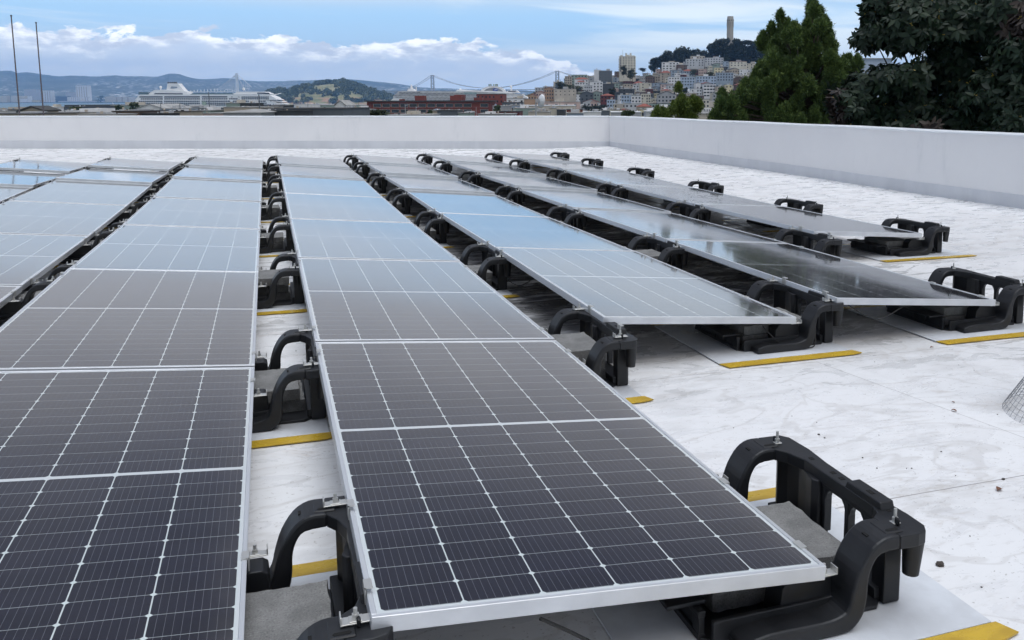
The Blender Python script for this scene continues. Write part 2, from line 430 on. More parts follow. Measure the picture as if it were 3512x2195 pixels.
# ------------------------------------------------------------------ black ballast feet, clamps, slabs, mats
def clamp_proto(parent, x, y, z, flip=1, stud=False):
    """slotted bracket with washer, nut and upturned lip; origin at the bolt"""
    c = MB()
    if not stud:
        c.box(-.030*flip if flip > 0 else -.03, -.014, 0, .030, .014, .003)
        xe = .030 if flip > 0 else -.030
        c.box(min(xe, xe-.003*flip), -.014, .003, max(xe, xe-.003*flip), .014, .018)
        c.box(-.013, -.012, .003, .013, .012, .0055)
    else: c.box(-.011, -.009, 0, .011, .009, .003)
    o = c.build('clamp', M['steel'], parent, bevel=.0006); o.location = (x, y, z)
    b = MB(); b.tube([(0, 0, .0), (0, 0, .012)], .0075, 6); b.tube([(0, 0, .0), (0, 0, .024 if not stud else .034)], .0042, 10)
    bo = b.build('bolt', M['steel'], o); bo.location = (0, 0, .003)
    return o
def arch(mb, y0, y1, dz=0):
    low = [(-.47, .004), (-.30, .003), (-.20, .004), (-.168, .016), (-.146, .045), (-.138, .085), (-.136, .125), (-.126, .160), (-.104, .184), (-.05, .188)]
    up = [(-.05, .2225), (-.092, .2225), (-.128, .203), (-.158, .160), (-.176, .110), (-.186, .070), (-.205, .050), (-.26, .042), (-.40, .045), (-.47, .03)]
    def sm(P):
        Q = []
        for i in range(len(P)-1):
            p0, p1, p2, p3 = P[max(i-1, 0)], P[i], P[i+1], P[min(i+2, len(P)-1)]
            for k in range(3):
                t = k/3; Q.append(tuple(.5*(2*p1[a]+(-p0[a]+p2[a])*t+(2*p0[a]-5*p1[a]+4*p2[a]-p3[a])*t*t+(-p0[a]+3*p1[a]-3*p2[a]+p3[a])*t**3) for a in (0, 1)))
        return Q+[P[-1]]
    mb.prism(sm(low)+sm(up), y0, y1, 'y')
def foot_proto(name='ballast_foot'):
    r = empty(name)
    t = MB()       # tray
    y0, y1 = .035, .565
    t.prism([(-.53, y0+.03), (-.50, y0), (-.06, y0), (-.03, y0+.03), (-.03, y1-.03), (-.06, y1), (-.50, y1), (-.53, y1-.03)], .0, .012, 'z')
    t.box(-.535, y0+.03, .002, -.515, y1-.03, .02); t.box(-.535, y0+.03, .058, -.515, y1-.03, .075)
    for a, b_ in ((y0+.03, .10), (.21, .25), (.30, .34), (.47, y1-.03)): t.box(-.533, a, .018, -.517, b_, .06)
    t.box(-.527, .09, .015, -.521, .48, .062)
    t.box(-.60, y0+.06, .073, -.50, y1-.06, .084)
    for yy, s in ((y0, 1), (y1, -1)):
        t.box(-.51, min(yy, yy+.014*s), .008, -.19, max(yy, yy+.014*s), .062)
        # corner post + low seat
        yc = yy+.045*s
        t.prism([(-.335, .008), (-.325, .10), (-.30, .127), (-.205, .127), (-.192, .118), (-.188, .06), (-.20, .008)], yc-.036, yc+.036, 'y')
    t.build('tray', M['plastic'], r, bevel=.006, seg=2)
    for a, b_ in ((-.03, .072), (.53, .632)):
        mb = MB(); arch(mb, a, b_)
        ao = mb.build('arch', M['plastic'], r, bevel=.007, seg=2)
        # details on top: raised boss, black patches for slot and hole, fin
        d = MB(); yc = (a+b_)/2
        d.box(-.082, yc-.034, .220, -.030, yc+.030, .2255); d.box(-.027, yc-.008, .2215, -.019, yc+.008, .240)
        d.build('boss', M['plastic'], ao, bevel=.003)
        h = MB(); h.prism([(-.070, yc-.026), (-.042, yc-.026), (-.038, yc-.021), (-.042, yc-.016), (-.070, yc-.016), (-.074, yc-.021)], .2245, .2262, 'z')
        h.box(-.118, yc-.010, .2065, -.106, yc+.010, .2150, Matrix.Identity(4)); h.build('slot_shade', M['hole_shade'], ao)
    # rear frame: rounded rim, ribs, legs, hollow column
    f = MB()
    f.prism([(-.052, -.03), (.0, -.031), (.026, -.024), (.040, -.002), (.042, .06), (.036, .14), (.032, .25), (.036, .40), (.045, .50), (.040, .60), (.022, .628), (-.052, .632),
             (-.053, .535), (-.030, .50), (-.012, .44), (-.012, .13), (-.025, .095), (-.053, .073)], .187, .2215, 'z')
    f.prism([(.095, .2195), (.103, .240), (.240, .240), (.250, .2195)], -.011, .030, 'x')
    f.box(-.008, .068, .176, .024, .53, .19)
    f.box(-.050, .060, .002, .014, .57, .04)
    f.prism([(-.035, .044), (.012, .044), (.020, .052), (.020, .088), (.010, .094), (-.035, .094)], .003, .19, 'z')
    for a, b_ in ((.150, .172), (.238, .254), (.345, .372)): f.box(-.006, a, .045, .020, b_, .182)
    for a, w_ in ((.092, .058), (.172, .066), (.254, .091)):
        f.prism([(a, .178), (a, .140), (a+.006, .160), (a+.022, .177)], -.004, .018, 'x'); f.prism([(a+w_, .178), (a+w_, .140), (a+w_-.006, .160), (a+w_-.022, .177)], -.004, .018, 'x')
    f.prism([(-.030, .375), (-.020, .358), (.020, .358), (.026, .40), (.026, .50), (.020, .575), (-.020, .575), (-.032, .55), (-.018, .515), (-.008, .47), (-.018, .42)], .003, .192, 'z')
    f.build('rear_frame', M['plastic'], r, bevel=.005, seg=2)
    h = MB()
    for a in (.285, .325, .43): h.box(.004, a, .2205, .018, a+.016, .2222)
    h.box(.0, .150, .2395, .012, .175, .2408); h.box(.002, .085, .2205, .012, .095, .2222)
    h.build('slot_shade', M['hole_shade'], r)
    c = MB(); c.tube([(.012, .002, .190), (.010, .004, .100)], [.027, .020], 28)
    c.build('peg', M['plastic'], r, smooth=False)
    return r
def add_clamps(foot, low, high, near_only=None):
    for yy in (.03, .57):
        y2 = yy+.075 if yy < .3 else yy-.075
        if low: MB().box(-.250, y2-.018, .1672, -.2345, y2+.018, .1702).box(-.2355, y2-.018, .136, -.2325, y2+.018, .1705).build('edge_clip', M['steel'], foot)
        if high: MB().box(-.0045, y2-.018, .2572, .012, y2+.018, .2602).box(-.0045, y2-.018, .224, -.0015, y2+.018, .2605).build('edge_clip', M['steel'], foot)
        if low: clamp_proto(foot, -.222, yy, .1275, 1)
        if high: clamp_proto(foot, -.028, yy, .2285, -1)
        else: clamp_proto(foot, -.022, yy, .2225, 1, True)
variants = {}
GN = ['far left', 'second', 'third', 'fourth', 'fifth', 'sixth', 'seventh', 'right-hand']
feet = []
def foot_y(g):
    out = []
    r_low, r_high = g-1, g
    ks = set(KS.get(r_low, [])) | set(KS.get(r_high, []))
    last = max(ks)
    for k in range(0, last+2):
        y = (7-k)*LEN
        if k == 0: y0 = y-.62
        elif k == last+1: y0 = y+.012
        else: y0 = y-.3
        out.append((k, y0))
    return out
for g in range(0, 8):
    for k, y0 in foot_y(g):
        if (g == 0 and k > 1) or (g == 1 and k > 3) or (g == 2 and k > 5): continue
        def has(r): return r in KS and any(abs(k-q) <= 1 and (q in KS[r]) for q in (k, k-1))
        low = has(g-1) or g == 0; high = has(g)
        key = (low, high)
        if key not in variants:
            o = foot_proto(); add_clamps(o, low, high); variants[key] = o
        else: o = clone(variants[key])
        x = (g-3)*PITCH
        yc = y0+.3
        sl_ = (prof(y0+.6)-prof(y0))/.6
        o.matrix_world = Matrix.Translation((x, y0, zroof(x-.1, y0)-.002+.010)) @ Matrix.Rotation(math.atan(sl_), 4, 'X')
        feet.append((g, k, x, y0, o))
cnt = {}
for g, k, x, y0, o in feet:
    n = sum(1 for q in feet if q[0] == g and q[1] <= k)
    if (g, k) == (4, 7): lab = 'black plastic mounting foot fully open at the lower right beside the nearest panel'
    elif (g, k) == (3, 7): lab = 'black plastic mounting foot at the bottom edge left of the nearest panel'
    elif g == 7: lab = f'black plastic mounting foot right of the rightmost panel row, {ORD[n]} from the far wall'
    elif g == 0: lab = f'black plastic mounting foot left of the second panel row, {ORD[n]} from the far wall'
    else: lab = f'black plastic mounting foot between {ROWNAME[g-1]} and {ROWNAME[g]} panel rows, {ORD[n]} from the far wall'
    tag(o, lab, 'mounting foot', 'black ballasted mounting feet under the panel rows')

# slip mats with yellow strips
M['mat'] = mat('slip sheet', (.55, .57, .60), .5, fn=varied((.66, .69, .73), (.54, .56, .59), 5, bump=.1, bd=.002, rough=(.25, .55)))
M['yellow'] = mat('yellow strip', (.62, .42, .045), .35, fn=varied((.60, .40, .04), (.44, .28, .03), 14, bump=.3, bd=.002, rough=(.12, .5), sv=(.5, 1, 1)))
def mat_proto(xr):
    r = empty('slip_mat'); b = MB()
    b.box(-.72, -.10, .0, xr, .665, .005); b.build('sheet', M['mat'], r, bevel=.001)
    for a in (-.166, .667):
        s = MB(); s.prism([(-.70, a), (xr-.02, a), (xr+.03, a+.012), (xr+.01, a+.064), (-.72, a+.064)], .0, .004, 'z')
        s.build('yellow_strip', M['yellow'], r)
    return r
mp = {}
for g, k, x, y0, o in feet:
    xr = .17 if (g == 7 or (g == 4 and k == 7) ) else .02
    if xr not in mp: m_ = mp[xr] = mat_proto(xr)
    else: m_ = clone(mp[xr])
    sl_ = (prof(y0+.6)-prof(y0))/.6
    m_.matrix_world = Matrix.Translation((x, y0, zroof(x-.1, y0)+.0035)) @ Matrix.Rotation(math.atan(sl_), 4, 'X') @ Matrix.Rotation(math.atan(-SX)*1.0, 4, 'Y')
    n = sum(1 for q in feet if q[0] == g and q[1] <= k)
    pos = ('right of the rightmost panel row' if g == 7 else 'left of the second panel row' if g == 0 else f'between {ROWNAME[g-1]} and {ROWNAME[g]} panel rows')
    lab = f'yellow-striped slip mat {pos}, {ORD[n]} from the far wall'
    if (g, k) == (4, 7): lab = 'yellow-striped slip mat under the open foot at the lower right'
    if (g, k) == (3, 7): lab = 'yellow-striped slip mat at the bottom left of the nearest panel'
    tag(m_, lab, 'slip mat', 'slip mats with yellow strips under the feet')

# concrete ballast slabs
def m_conc(N, b):
    co = N.coord(); a = N.noise(co, 14, 4, .6); g = N.noise(co, 210, 3, .7)
    c = N.mix(N.ss(a, .3, .7), (.225, .225, .22), (.15, .15, .148)); c = N.mix(N.mul(N.ss(g, .52, .66), .6), c, (.07, .07, .07)); c = N.mix(N.mul(N.ss(g, .42, .32), .5), c, (.34, .34, .33))
    N.put(b.inputs['Base Color'], c); N.put(b.inputs['Normal'], N.bump(N.add(g, N.noise(co, 60, 3, .6)), .8, .003))
M['concrete'] = mat('concrete', (.2, .19, .17), .9, fn=m_conc)
def slab_proto(seed):
    rr = random.Random(seed)
    bm = bmesh.new(); bmesh.ops.create_grid(bm, x_segments=20, y_segments=10, size=.5)
    me = bpy.data.meshes.new('concrete_slab'); bm.free()
    b = MB(); nx, ny = 20, 10
    def P(i, j, top):
        x, y = (i/nx-.5)*.395, (j/ny-.5)*.30
        e = min(i, nx-i, j*1.0, ny-j)
        if e == 0: x += rr.uniform(-.0035, .0035); y += rr.uniform(-.0035, .0035)
        return (x, y, (.048+rr.uniform(-.0012, .0012)-(0.003 if e == 0 else 0)) if top else 0.0)
    for top in (0, 1):
        for j in range(ny+1):
            for i in range(nx+1): b.v.append(P(i, j, top))
    n1 = (nx+1)*(ny+1)
    for j in range(ny):
        for i in range(nx):
            a = j*(nx+1)+i; b.face([a+n1, a+1+n1, a+nx+2+n1, a+nx+1+n1]); b.face([a, a+nx+1, a+nx+2, a+1])
    for i in range(nx):
        b.face([i, i+1, i+1+n1, i+n1]); c = ny*(nx+1)+i; b.face([c+1, c, c+n1, c+1+n1])
    for j in range(ny):
        a = j*(nx+1); b.face([a+nx+1, a, a+n1, a+nx+1+n1]); c = a+nx; b.face([c, c+nx+1, c+nx+1+n1, c+n1])
    return b.build('concrete_slab', M['concrete'])
slabs = [slab_proto(i) for i in range(3)]; used = [False]*3; si = 0
for g, k, x, y0, o in feet:
    n = 3 if (g, k) in ((4, 6), (5, 5), (3, 5)) else 2
    nn = sum(1 for q in feet if q[0] == g and q[1] <= k)
    for j in range(n):
        q = si % 3; si += 1
        s = slabs[q] if not used[q] else clone(slabs[q]); used[q] = True
        yc = .285 if j != 2 else .265
        dx = rnd.uniform(-.01, .01)
        s.parent = None
        s.matrix_world = o.matrix_world @ Matrix.Translation((-.262+dx, yc+rnd.uniform(-.008, .008), .0125+.0495*j)) @ Matrix.Rotation(R_(rnd.uniform(-1.5, 1.5)), 4, 'Z')
        pos = ('right of the rightmost panel row' if g == 7 else 'left of the second panel row' if g == 0 else f'between {ROWNAME[g-1]} and {ROWNAME[g]} rows')
        lv = ('lower', 'upper') if n == 2 else ('bottom', 'middle', 'top')
        lab = f'{lv[j]} concrete slab in the foot {pos}, {ORD[nn]} from far wall'
        if (g, k) == (4, 7): lab = f'{lv[j]} grey concrete slab in the open foot at the lower right'
        if (g, k) == (3, 7): lab = f'{lv[j]} grey concrete slab at the bottom edge left of nearest panel'
        tag(s, lab, 'concrete slab', 'concrete ballast slabs in the mounting feet')

# ------------------------------------------------------------------ the surroundings: bearings, distances, heights
CP, SP = math.cos(PIT), math.sin(PIT)
def bp(px, py, V):
    """world point on the bearing of photo pixel (px, py) at forward distance V"""
    k = (PPY-py)/FPX
    dz = V*(k*CP-SP)/(CP+k*SP); dep = V*CP-dz*SP; U = (px-PPX)/FPX*dep
    return Vector((CAM.x+FW.x*V+RT.x*U, CAM.y+FW.y*V+RT.y*U, CAM.z+dz))
def uv(U, V, z): return Vector((CAM.x+FW.x*V+RT.x*U, CAM.y+FW.y*V+RT.y*U, z))
def mpp(V): return V*CP/FPX          # metres per photo pixel at distance V
WATER_Z = -26.0

def interp(tab, x):
    if x <= tab[0][0]: return tab[0][1]
    for (a, ya), (b, yb) in zip(tab, tab[1:]):
        if x <= b: return ya+(yb-ya)*(x-a)/(b-a)
    return tab[-1][1]
SKY_H = [(1690, 352), (1760, 340), (1820, 318), (1870, 300), (1915, 286), (1960, 268), (2010, 262), (2060, 252), (2110, 248), (2200, 252), (2260, 245), (2300, 222), (2350, 212),
         (2400, 204), (2460, 206), (2530, 214), (2600, 218), (2700, 222), (2800, 226), (3000, 236), (3100, 290), (3200, 340), (3700, 370)]
V0, V1, NT_ = 700.0, 1290.0, 10
def tier_y(px, t): return 382+(interp(SKY_H, px)-382)*(t/NT_)**1.05
def tier_V(t): return V0+(V1-V0)*t/NT_
def hill_z(px, V):
    t = (V-V0)/(V1-V0)*NT_
    base = -20.0
    if px < 1600: return base
    w_ = min(1, (px-1600)/160)
    if t < 0: zz = bp(px, 382, V0).z-11; zz = base+(zz-base)*max(0, 1+t/4)
    elif t <= NT_: zz = bp(px, tier_y(px, t), V).z-10.5
    else: zz = bp(px, tier_y(px, NT_), V1).z-10.5 + 10*min(1, (t-NT_)/2) - max(0, t-NT_-3)*9
    return max(base, base+(zz-base)*w_)
def m_ground(N, b):
    co = N.coord(); n = N.noise(co, .02, 6, .6)
    N.put(b.inputs['Base Color'], N.mix(N.ss(n, .4, .6), (.10, .10, .095), (.06, .075, .04)))
M['ground'] = mat('city ground', (.1, .1, .09), .9, fn=m_ground)
Vs = [-300, -60, 30, 60, 100, 160, 250, 350, 450, 550, 620]+[V0+i*40 for i in range(0, 28)]+[1900, 2100]
pxs = [-3500, -1200, 0, 600, 1000, 1300, 1500]+[1600+i*50 for i in range(0, 50)]+[4600, 7000]
mb = MB(); n = len(pxs)
for V in Vs:
    for px in pxs:
        d = max(V, 30) if V > 0 else 30
        if V >= V0-90: z = hill_z(px, V)
        else: z = -9.5-10.5*min(1, max(0, V-40)/400)
        if px < 1500 and V > 1000: z = -30
        if V > 1900: z = -30
        U = (px-PPX)/FPX*max(abs(V), 400) if V < 400 else (px-PPX)/FPX*V
        mb.v.append(tuple(uv(U, V, z)))
for j in range(len(Vs)-1):
    for i in range(n-1):
        a = j*n+i; mb.face([a, a+1, a+n+1, a+n])
g_ = mb.build('ground', M['ground'], recalc=False); g_.data.shade_smooth(); tag(g_, kind='structure')

def m_water(N, b):
    co = N.coord(); n = N.noise(N.scl(co, (1, 1, 1)), .05, 4, .6)
    N.put(b.inputs['Normal'], N.bump(n, .4, 1.0))
M['water'] = mat('bay water', (.05, .13, .17), .35, fn=m_water)
mb = MB()
for (U, V) in ((-30000, 600), (30000, 600), (30000, 26000), (-30000, 26000)): mb.v.append(tuple(uv(U, V, WATER_Z)))
mb.face([0, 1, 2, 3]); o = mb.build('water', M['water'], recalc=False); tag(o, kind='structure')

# far hills across the bay
RID = [(-400, 246), (-100, 240), (0, 236), (40, 236), (60, 245), (85, 240), (140, 248), (190, 256), (260, 254), (330, 258), (390, 253), (430, 256), (480, 257), (540, 258), (582, 246), (620, 250),
       (660, 263), (700, 268), (760, 264), (800, 266), (840, 272), (900, 276), (1000, 273), (1100, 270), (1200, 268), (1260, 274), (1350, 283), (1450, 297), (1550, 302), (1650, 305), (1800, 309),
       (2100, 314), (2600, 316), (3300, 312), (4200, 318)]
def m_hills(N, b):
    co = N.coord(); n = N.noise(co, .0016, 7, .62)
    c = N.mix(N.ss(n, .35, .65), (.07, .09, .07), (.13, .14, .11))
    x, y, z = N.sep(co)
    p = N.scl(co, (.011, .011, .03)); v = N.voro(p, 1.0)
    town = N.mul(N.ss(N.noise(co, .0009, 5, .65), .44, .56), N.ss(z, 480, 60))
    sp = N.mul(N.ss(v, .40, .26), town)
    c = N.mix(sp, c, (.85, .83, .80))
    N.put(b.inputs['Base Color'], c)
M['hills'] = mat('far hills', (.06, .07, .04), .9, fn=m_hills)
mb = MB(); hr = random.Random(3)
cols = [-500+18*i for i in range(265)]; rows_ = 12
def fbm(x, s):
    return sum(math.sin(x*.013*f+s*f*1.7)*a for f, a in ((1, 1), (2.3, .6), (5.1, .35), (11.7, .2)))
for j in range(rows_):
    q = j/(rows_-1); V = 9300+6000*q
    for px in cols:
        yt = interp(RID, px); pyj = 347+(yt-347)*min(1, (q/.85))**.8
        if q > .86: pyj = yt+14
        e = fbm(px, j*1.3)*2.0*math.sin(math.pi*min(q/.86, 1)) if q < .86 else 0
        e += (hr.random()-.5)*(1.6 if .7 < q <= .86 else .4)
        mb.v.append(tuple(bp(px, pyj+e, V)))
n = len(cols)
for j in range(rows_-1):
    for i in range(n-1):
        a = j*n+i; mb.face([a, a+1, a+n+1, a+n])
o = mb.build('hills', M['hills'], recalc=False); tag(o, kind='structure')
# flat shore under the hills
mb = MB()
for px, V in ((-700, 8300), (475, 8300), (900, 9000), (900, 9600), (-700, 9600)): p = bp(px, 340, V); mb.v.append((p.x, p.y, WATER_Z+4))
nb = len(mb.v)
for i in range(nb): p = mb.v[i]; mb.v.append((p[0], p[1], WATER_Z-3))
mb.face([0, 1, 2, 3, 4])
for i in range(nb): mb.face([i, (i+1) % nb, nb+(i+1) % nb, nb+i])
o = mb.build('shore', M['ground']); tag(o, kind='structure')

# ------------------------------------------------------------------ foliage
import numpy as np
def np_mesh(name, V, F, mats, mi=None, parent=None):
    me = bpy.data.meshes.new(name); k = F.shape[1]
    me.vertices.add(len(V)); me.vertices.foreach_set('co', V.astype(np.float32).ravel())
    me.loops.add(F.size); me.loops.foreach_set('vertex_index', F.astype(np.int32).ravel())
    me.polygons.add(len(F)); me.polygons.foreach_set('loop_start', np.arange(0, F.size, k, dtype=np.int32))
    me.polygons.foreach_set('loop_total', np.full(len(F), k, dtype=np.int32))
    for m in mats: me.materials.append(m)
    if mi is not None: me.polygons.foreach_set('material_index', mi.astype(np.int32))
    me.update(calc_edges=True); me.validate()
    o = bpy.data.objects.new(name, me); COL.objects.link(o)
    if parent is not None: o.parent = parent
    return o
def unit(v): return v/np.maximum(np.linalg.norm(v, axis=-1, keepdims=True), 1e-9)
def leaf_mat(name, c1, c2, rough=.5, tr=.15, scale=1.5):
    def fn(N, b):
        co = N.coord(); n = N.noise(co, scale, 3, .6)
        N.put(b.inputs['Base Color'], N.mix(N.ss(n, .3, .7), c1, c2))
        b.inputs['Transmission Weight'].default_value = 0
        b.inputs['Subsurface Weight'].default_value = 0
    return mat(name, c1, rough, spec=.35, fn=fn)
M['leafA'] = leaf_mat('dark cypress foliage', (.016, .024, .014), (.030, .038, .020), .7, scale=.2)
M['leafB'] = leaf_mat('olive foliage', (.035, .045, .02), (.06, .07, .03), .7, scale=.2)
M['leafC'] = leaf_mat('bush foliage', (.045, .065, .022), (.08, .10, .04), .7, scale=.4)
M['bark'] = mat('bark', (.09, .07, .055), .9, fn=varied((.11, .085, .065), (.05, .04, .035), 6, bump=.5, bd=.02, sv=(1, 1, .3)))
def clump_tree(name, label, cat, base, blobs, nleaf, size, leafm, seed, group=None, trunk_r=.3, kind=None):
    """trunk with limbs into each clump + a crown of many small leaf clumps spread through the blobs' volume"""
    rs = np.random.RandomState(seed)
    r = empty(name, base); tag(r, label, cat, group, kind)
    B = Vector(base)
    tb = MB(); top = max(b[0][2] for b in blobs)
    cx = sum(b[0][0] for b in blobs)/len(blobs); cy = sum(b[0][1] for b in blobs)/len(blobs)
    lo = min(b[0][2] for b in blobs)
    mid = Vector((cx*.6+B.x*.4, cy*.6+B.y*.4, B.z+(lo-B.z)*.75))-B
    tb.tube([(0, 0, -.3), tuple(mid*.5), tuple(mid)], [trunk_r, trunk_r*.8, trunk_r*.65], 7)
    for (c, rad) in blobs:
        q = Vector(c)-B
        tb.tube([tuple(mid*.98), tuple(mid.lerp(q, .5)+Vector((0, 0, .1*rad[2]))), tuple(q+Vector((0, 0, rad[2]*.6)))], [trunk_r*.5, trunk_r*.3, trunk_r*.07], 5)
    tb.build('trunk', M['bark'], r)
    vol = np.array([b[1][0]*b[1][1]*b[1][2] for b in blobs])**.67; cnt = (vol/vol.sum()*nleaf).astype(int)
    P = []; 
    for (c, rad), k in zip(blobs, cnt):
        d = unit(rs.randn(k, 3)); rr = rs.rand(k, 1)**.42*(1+.18*np.sin(d[:, :1]*7+seed)+.15*np.sin(d[:, 2:]*9+d[:, 1:2]*6))
        P.append(np.array(c)+d*rr*np.array(rad)-np.array(base))
    P = np.vstack(P); n = len(P)
    a = unit(rs.randn(n, 3)); b_ = unit(np.cross(a, rs.randn(n, 3)))
    s = size*(.6+.8*rs.rand(n, 1))
    V = np.stack([P-a*s, P+b_*s*.6, P+a*s, P-b_*s*.6], 1).reshape(-1, 3)
    F = np.arange(n*4).reshape(-1, 4)
    np_mesh('crown', V, F, [leafm], None, r)
    return r

# ------------------------------------------------------------------ generic buildings
WALLC = {'white': (.62, .62, .61), 'cream': (.52, .49, .41), 'pale grey': (.42, .43, .44), 'blue-grey': (.24, .29, .35), 'light blue': (.32, .39, .48), 'tan': (.36, .31, .25), 'beige': (.43, .39, .33),
         'pink': (.46, .35, .31), 'brown': (.16, .11, .085), 'dark grey': (.07, .075, .08), 'grey': (.31, .315, .325), 'green-grey': (.23, .29, .26), 'brick red': (.22, .055, .04), 'peach': (.50, .33, .22),
         'yellow': (.52, .46, .30), 'slate': (.12, .14, .16), 'dark red': (.15, .04, .035)}
for k_, c_ in WALLC.items():
    if k_ not in ('dark grey', 'slate', 'brown', 'brick red', 'dark red', 'peach'): c_ = tuple(min(.8, v*1.35) for v in c_)
    M['w_'+k_] = mat(k_+' stucco', c_, .85, fn=varied(c_, tuple(v*.82 for v in c_), .18, sv=(1, 1, .4)))
M['glassdark'] = mat('window glass', (.018, .022, .028), .25, spec=.6)
M['trim'] = mat('window trim', (.55, .54, .50), .7)
M['roof_grey'] = mat('flat roof gravel', (.22, .22, .215), .9, fn=varied((.38, .38, .37), (.26, .26, .26), .3))
M['roof_white'] = mat('bright flat roof', (.66, .68, .70), .8)
M['tile'] = mat('red roof tile', (.25, .075, .045), .8, fn=varied((.27, .08, .05), (.19, .055, .04), .6))
M['roof_dark'] = mat('dark roofing', (.055, .055, .055), .85)
_wm = {}
def win_mesh(w, h, frame):
    key = (round(w, 1), round(h, 1), frame)
    if key in _wm: return _wm[key]
    mb = MB(); f = .12
    mb.cur = 0; mb.box(-w/2, -.05, -h/2, w/2, .1, h/2)
    if frame:
        mb.cur = 1
        for a in ((-w/2-f, -.12, -h/2-f, -w/2, .1, h/2+f), (w/2, -.12, -h/2-f, w/2+f, .1, h/2+f), (-w/2, -.12, h/2, w/2, .1, h/2+f), (-w/2, -.14, -h/2-f, w/2, .1, -h/2)): mb.box(*a)
    me = bpy.data.meshes.new('window'); me.from_pydata(mb.v, [], mb.f); me.materials.append(M['glassdark']); me.materials.append(M['trim'])
    me.polygons.foreach_set('material_index', mb.mi)
    _wm[key] = me; return me
def building(px0, px1, py, V, dep, H, wall, roof='flat', cols=3, floors=3, label='', cat='house', name='house', group=None, rot=0.0, roofm='roof_grey', frame=False, winw=None, winh=1.5, extra=True, seed=0, rh=None, side=True, z0=None):
    """front face between photo bearings px0..px1, roof edge at py, at distance V; H metres high"""
    rr = random.Random(seed+int(px0*7+py*13)); s = mpp(V)
    W_ = (px1-px0)*s; pt = bp((px0+px1)/2, py, V)
    ztop = pt.z; H = H if z0 is None else ztop-z0
    r = empty(name, (pt.x, pt.y, ztop-H), YAW+rot); tag(r, label, cat, group)
    hw = W_/2
    MB().box(-hw, 0, -2, hw, dep, H).build('wall', M['w_'+wall], r)
    rb = MB()
    rh = rh or W_*.18
    if roof == 'flat':
        th = min(.35, s*2.2); eh = min(1.0, s*5)
        rb.box(-hw-.15, -.15, H+.004, hw+.15, dep+.15, H+th)
        o = rb.build('roof', M[roofm], r)
        if extra and rr.random() < .6:
            a = rr.uniform(-hw*.7, hw*.2); MB().box(a, dep*.3, H+th, a+rr.uniform(1.5, max(1.6, W_*.35)), dep*.7, H+rr.uniform(1.2, 2.8)*eh).build('roof_box', M['w_'+rr.choice(['white', 'grey', 'pale grey', 'beige'])], o)
        if extra == 2:
            for _ in range(4):
                a = rr.uniform(-hw*.9, hw*.9); q = rr.uniform(1, 4)*s; u_ = s*rr.uniform(1.5, 5); d_ = dep*rr.uniform(0, .6)
                MB().box(a-q, d_, H+th, a+q, d_+2*q, H+th+u_).build('roof_vent', M['w_'+rr.choice(['white', 'grey', 'pale grey', 'dark grey', 'beige', 'blue-grey', 'tan'])], o)
        if extra and rr.random() < .5:
            a = rr.uniform(-hw*.8, hw*.8); MB().box(a, dep*.2, H+th, a+.7*eh, dep*.2+.7, H+rr.uniform(1.5, 2.5)*eh).build('chimney', M['w_tan'], o)
    elif roof == 'gable':      # ridge runs away from the camera
        rb.prism([(-hw-.4, H), (0, H+rh), (hw+.4, H), (hw+.4, H+.25), (0, H+rh+.3), (-hw-.4, H+.25)], -.4, dep+.4, 'y')
        rb.prism([(-hw, H), (0, H+rh), (hw, H)], .02, dep-.02, 'y'); rb.build('roof', M[roofm], r)
        MB().prism([(-hw, H+.002), (0, H+rh), (hw, H+.002)], -.01, .3, 'y').build('gable', M['w_'+wall], r)
    elif roof == 'hip':
        b = rb; e = .5; n0 = len(b.v); x = max(hw-dep/2, hw*.1)
        b.v += [(-hw-e, -e, H), (hw+e, -e, H), (hw+e, dep+e, H), (-hw-e, dep+e, H), (-x, dep/2, H+rh), (x, dep/2, H+rh)]
        for q in ((0, 1, 5, 4), (1, 2, 5), (2, 3, 4, 5), (3, 0, 4), (3, 2, 1, 0)): b.face(list(q))
        rb.build('roof', M[roofm], r)
    elif roof == 'shed':
        rb.prism([(-.3, H), (dep+.3, H+rh), (dep+.3, H+rh+.3), (-.3, H+.3)], -hw-.3, hw+.3, 'x'); rb.build('roof', M[roofm], r)
    if cols and floors:
        fh = min(3.3, H/max(floors, 1)); ww = winw or min(1.5, W_/cols*.5)
        if cols*floors > 100: floors = 100//cols
        me = win_mesh(ww, winh, frame)
        for f in range(floors):
            for c in range(cols):
                if rr.random() < .08 and not frame: continue
                w = bpy.data.objects.new('window', me); COL.objects.link(w); w.parent = r
                w.location = (-hw+W_*(c+.5)/cols, -.02, H-1.9-f*fh)
    return r, W_, H

# ------------------------------------------------------------------ hillside houses
HG = 'houses stepping up the hillside below the tower'
hrnd = random.Random(17)
pal = ['white']*9+['cream']*7+['pale grey']*7+['beige']*5+['blue-grey']*3+['light blue']*2+['tan']*4+['pink']*1+['brown']*2+['dark grey']*2+['grey']*5+['green-grey']*2+['yellow']*1+['slate']*2+['dark red']*1
SPECIAL = []      # px0,px1,py,V blocked areas handled by hand
def sp(px0, px1, py, t, *a, **k): SPECIAL.append((px0, px1, t)); return building(px0, px1, py, tier_V(t)-6, *a, **k)
sp(1938, 1962, 262, 7.2, 12, 12, 'tan', cols=3, floors=4, label='tan square four-storey building at the left end of the hillside skyline', roofm='roof_dark')
sp(1960, 2014, 257, 7.6, 12, 13, 'green-grey', cols=5, floors=4, label='broad green-grey apartment building at the left end of the hillside skyline', extra=True)
sp(1971, 2019, 272, 6.8, 10, 9, 'white', 'hip', cols=4, floors=2, label='white villa with a red tiled hip roof below the green-grey apartments', roofm='tile', rh=2.4)
sp(1979, 2007, 281, 6.4, 6, 7, 'white', 'hip', cols=3, floors=1, label='small white front wing with red tiled roof and arched windows', roofm='tile', rh=1.6)
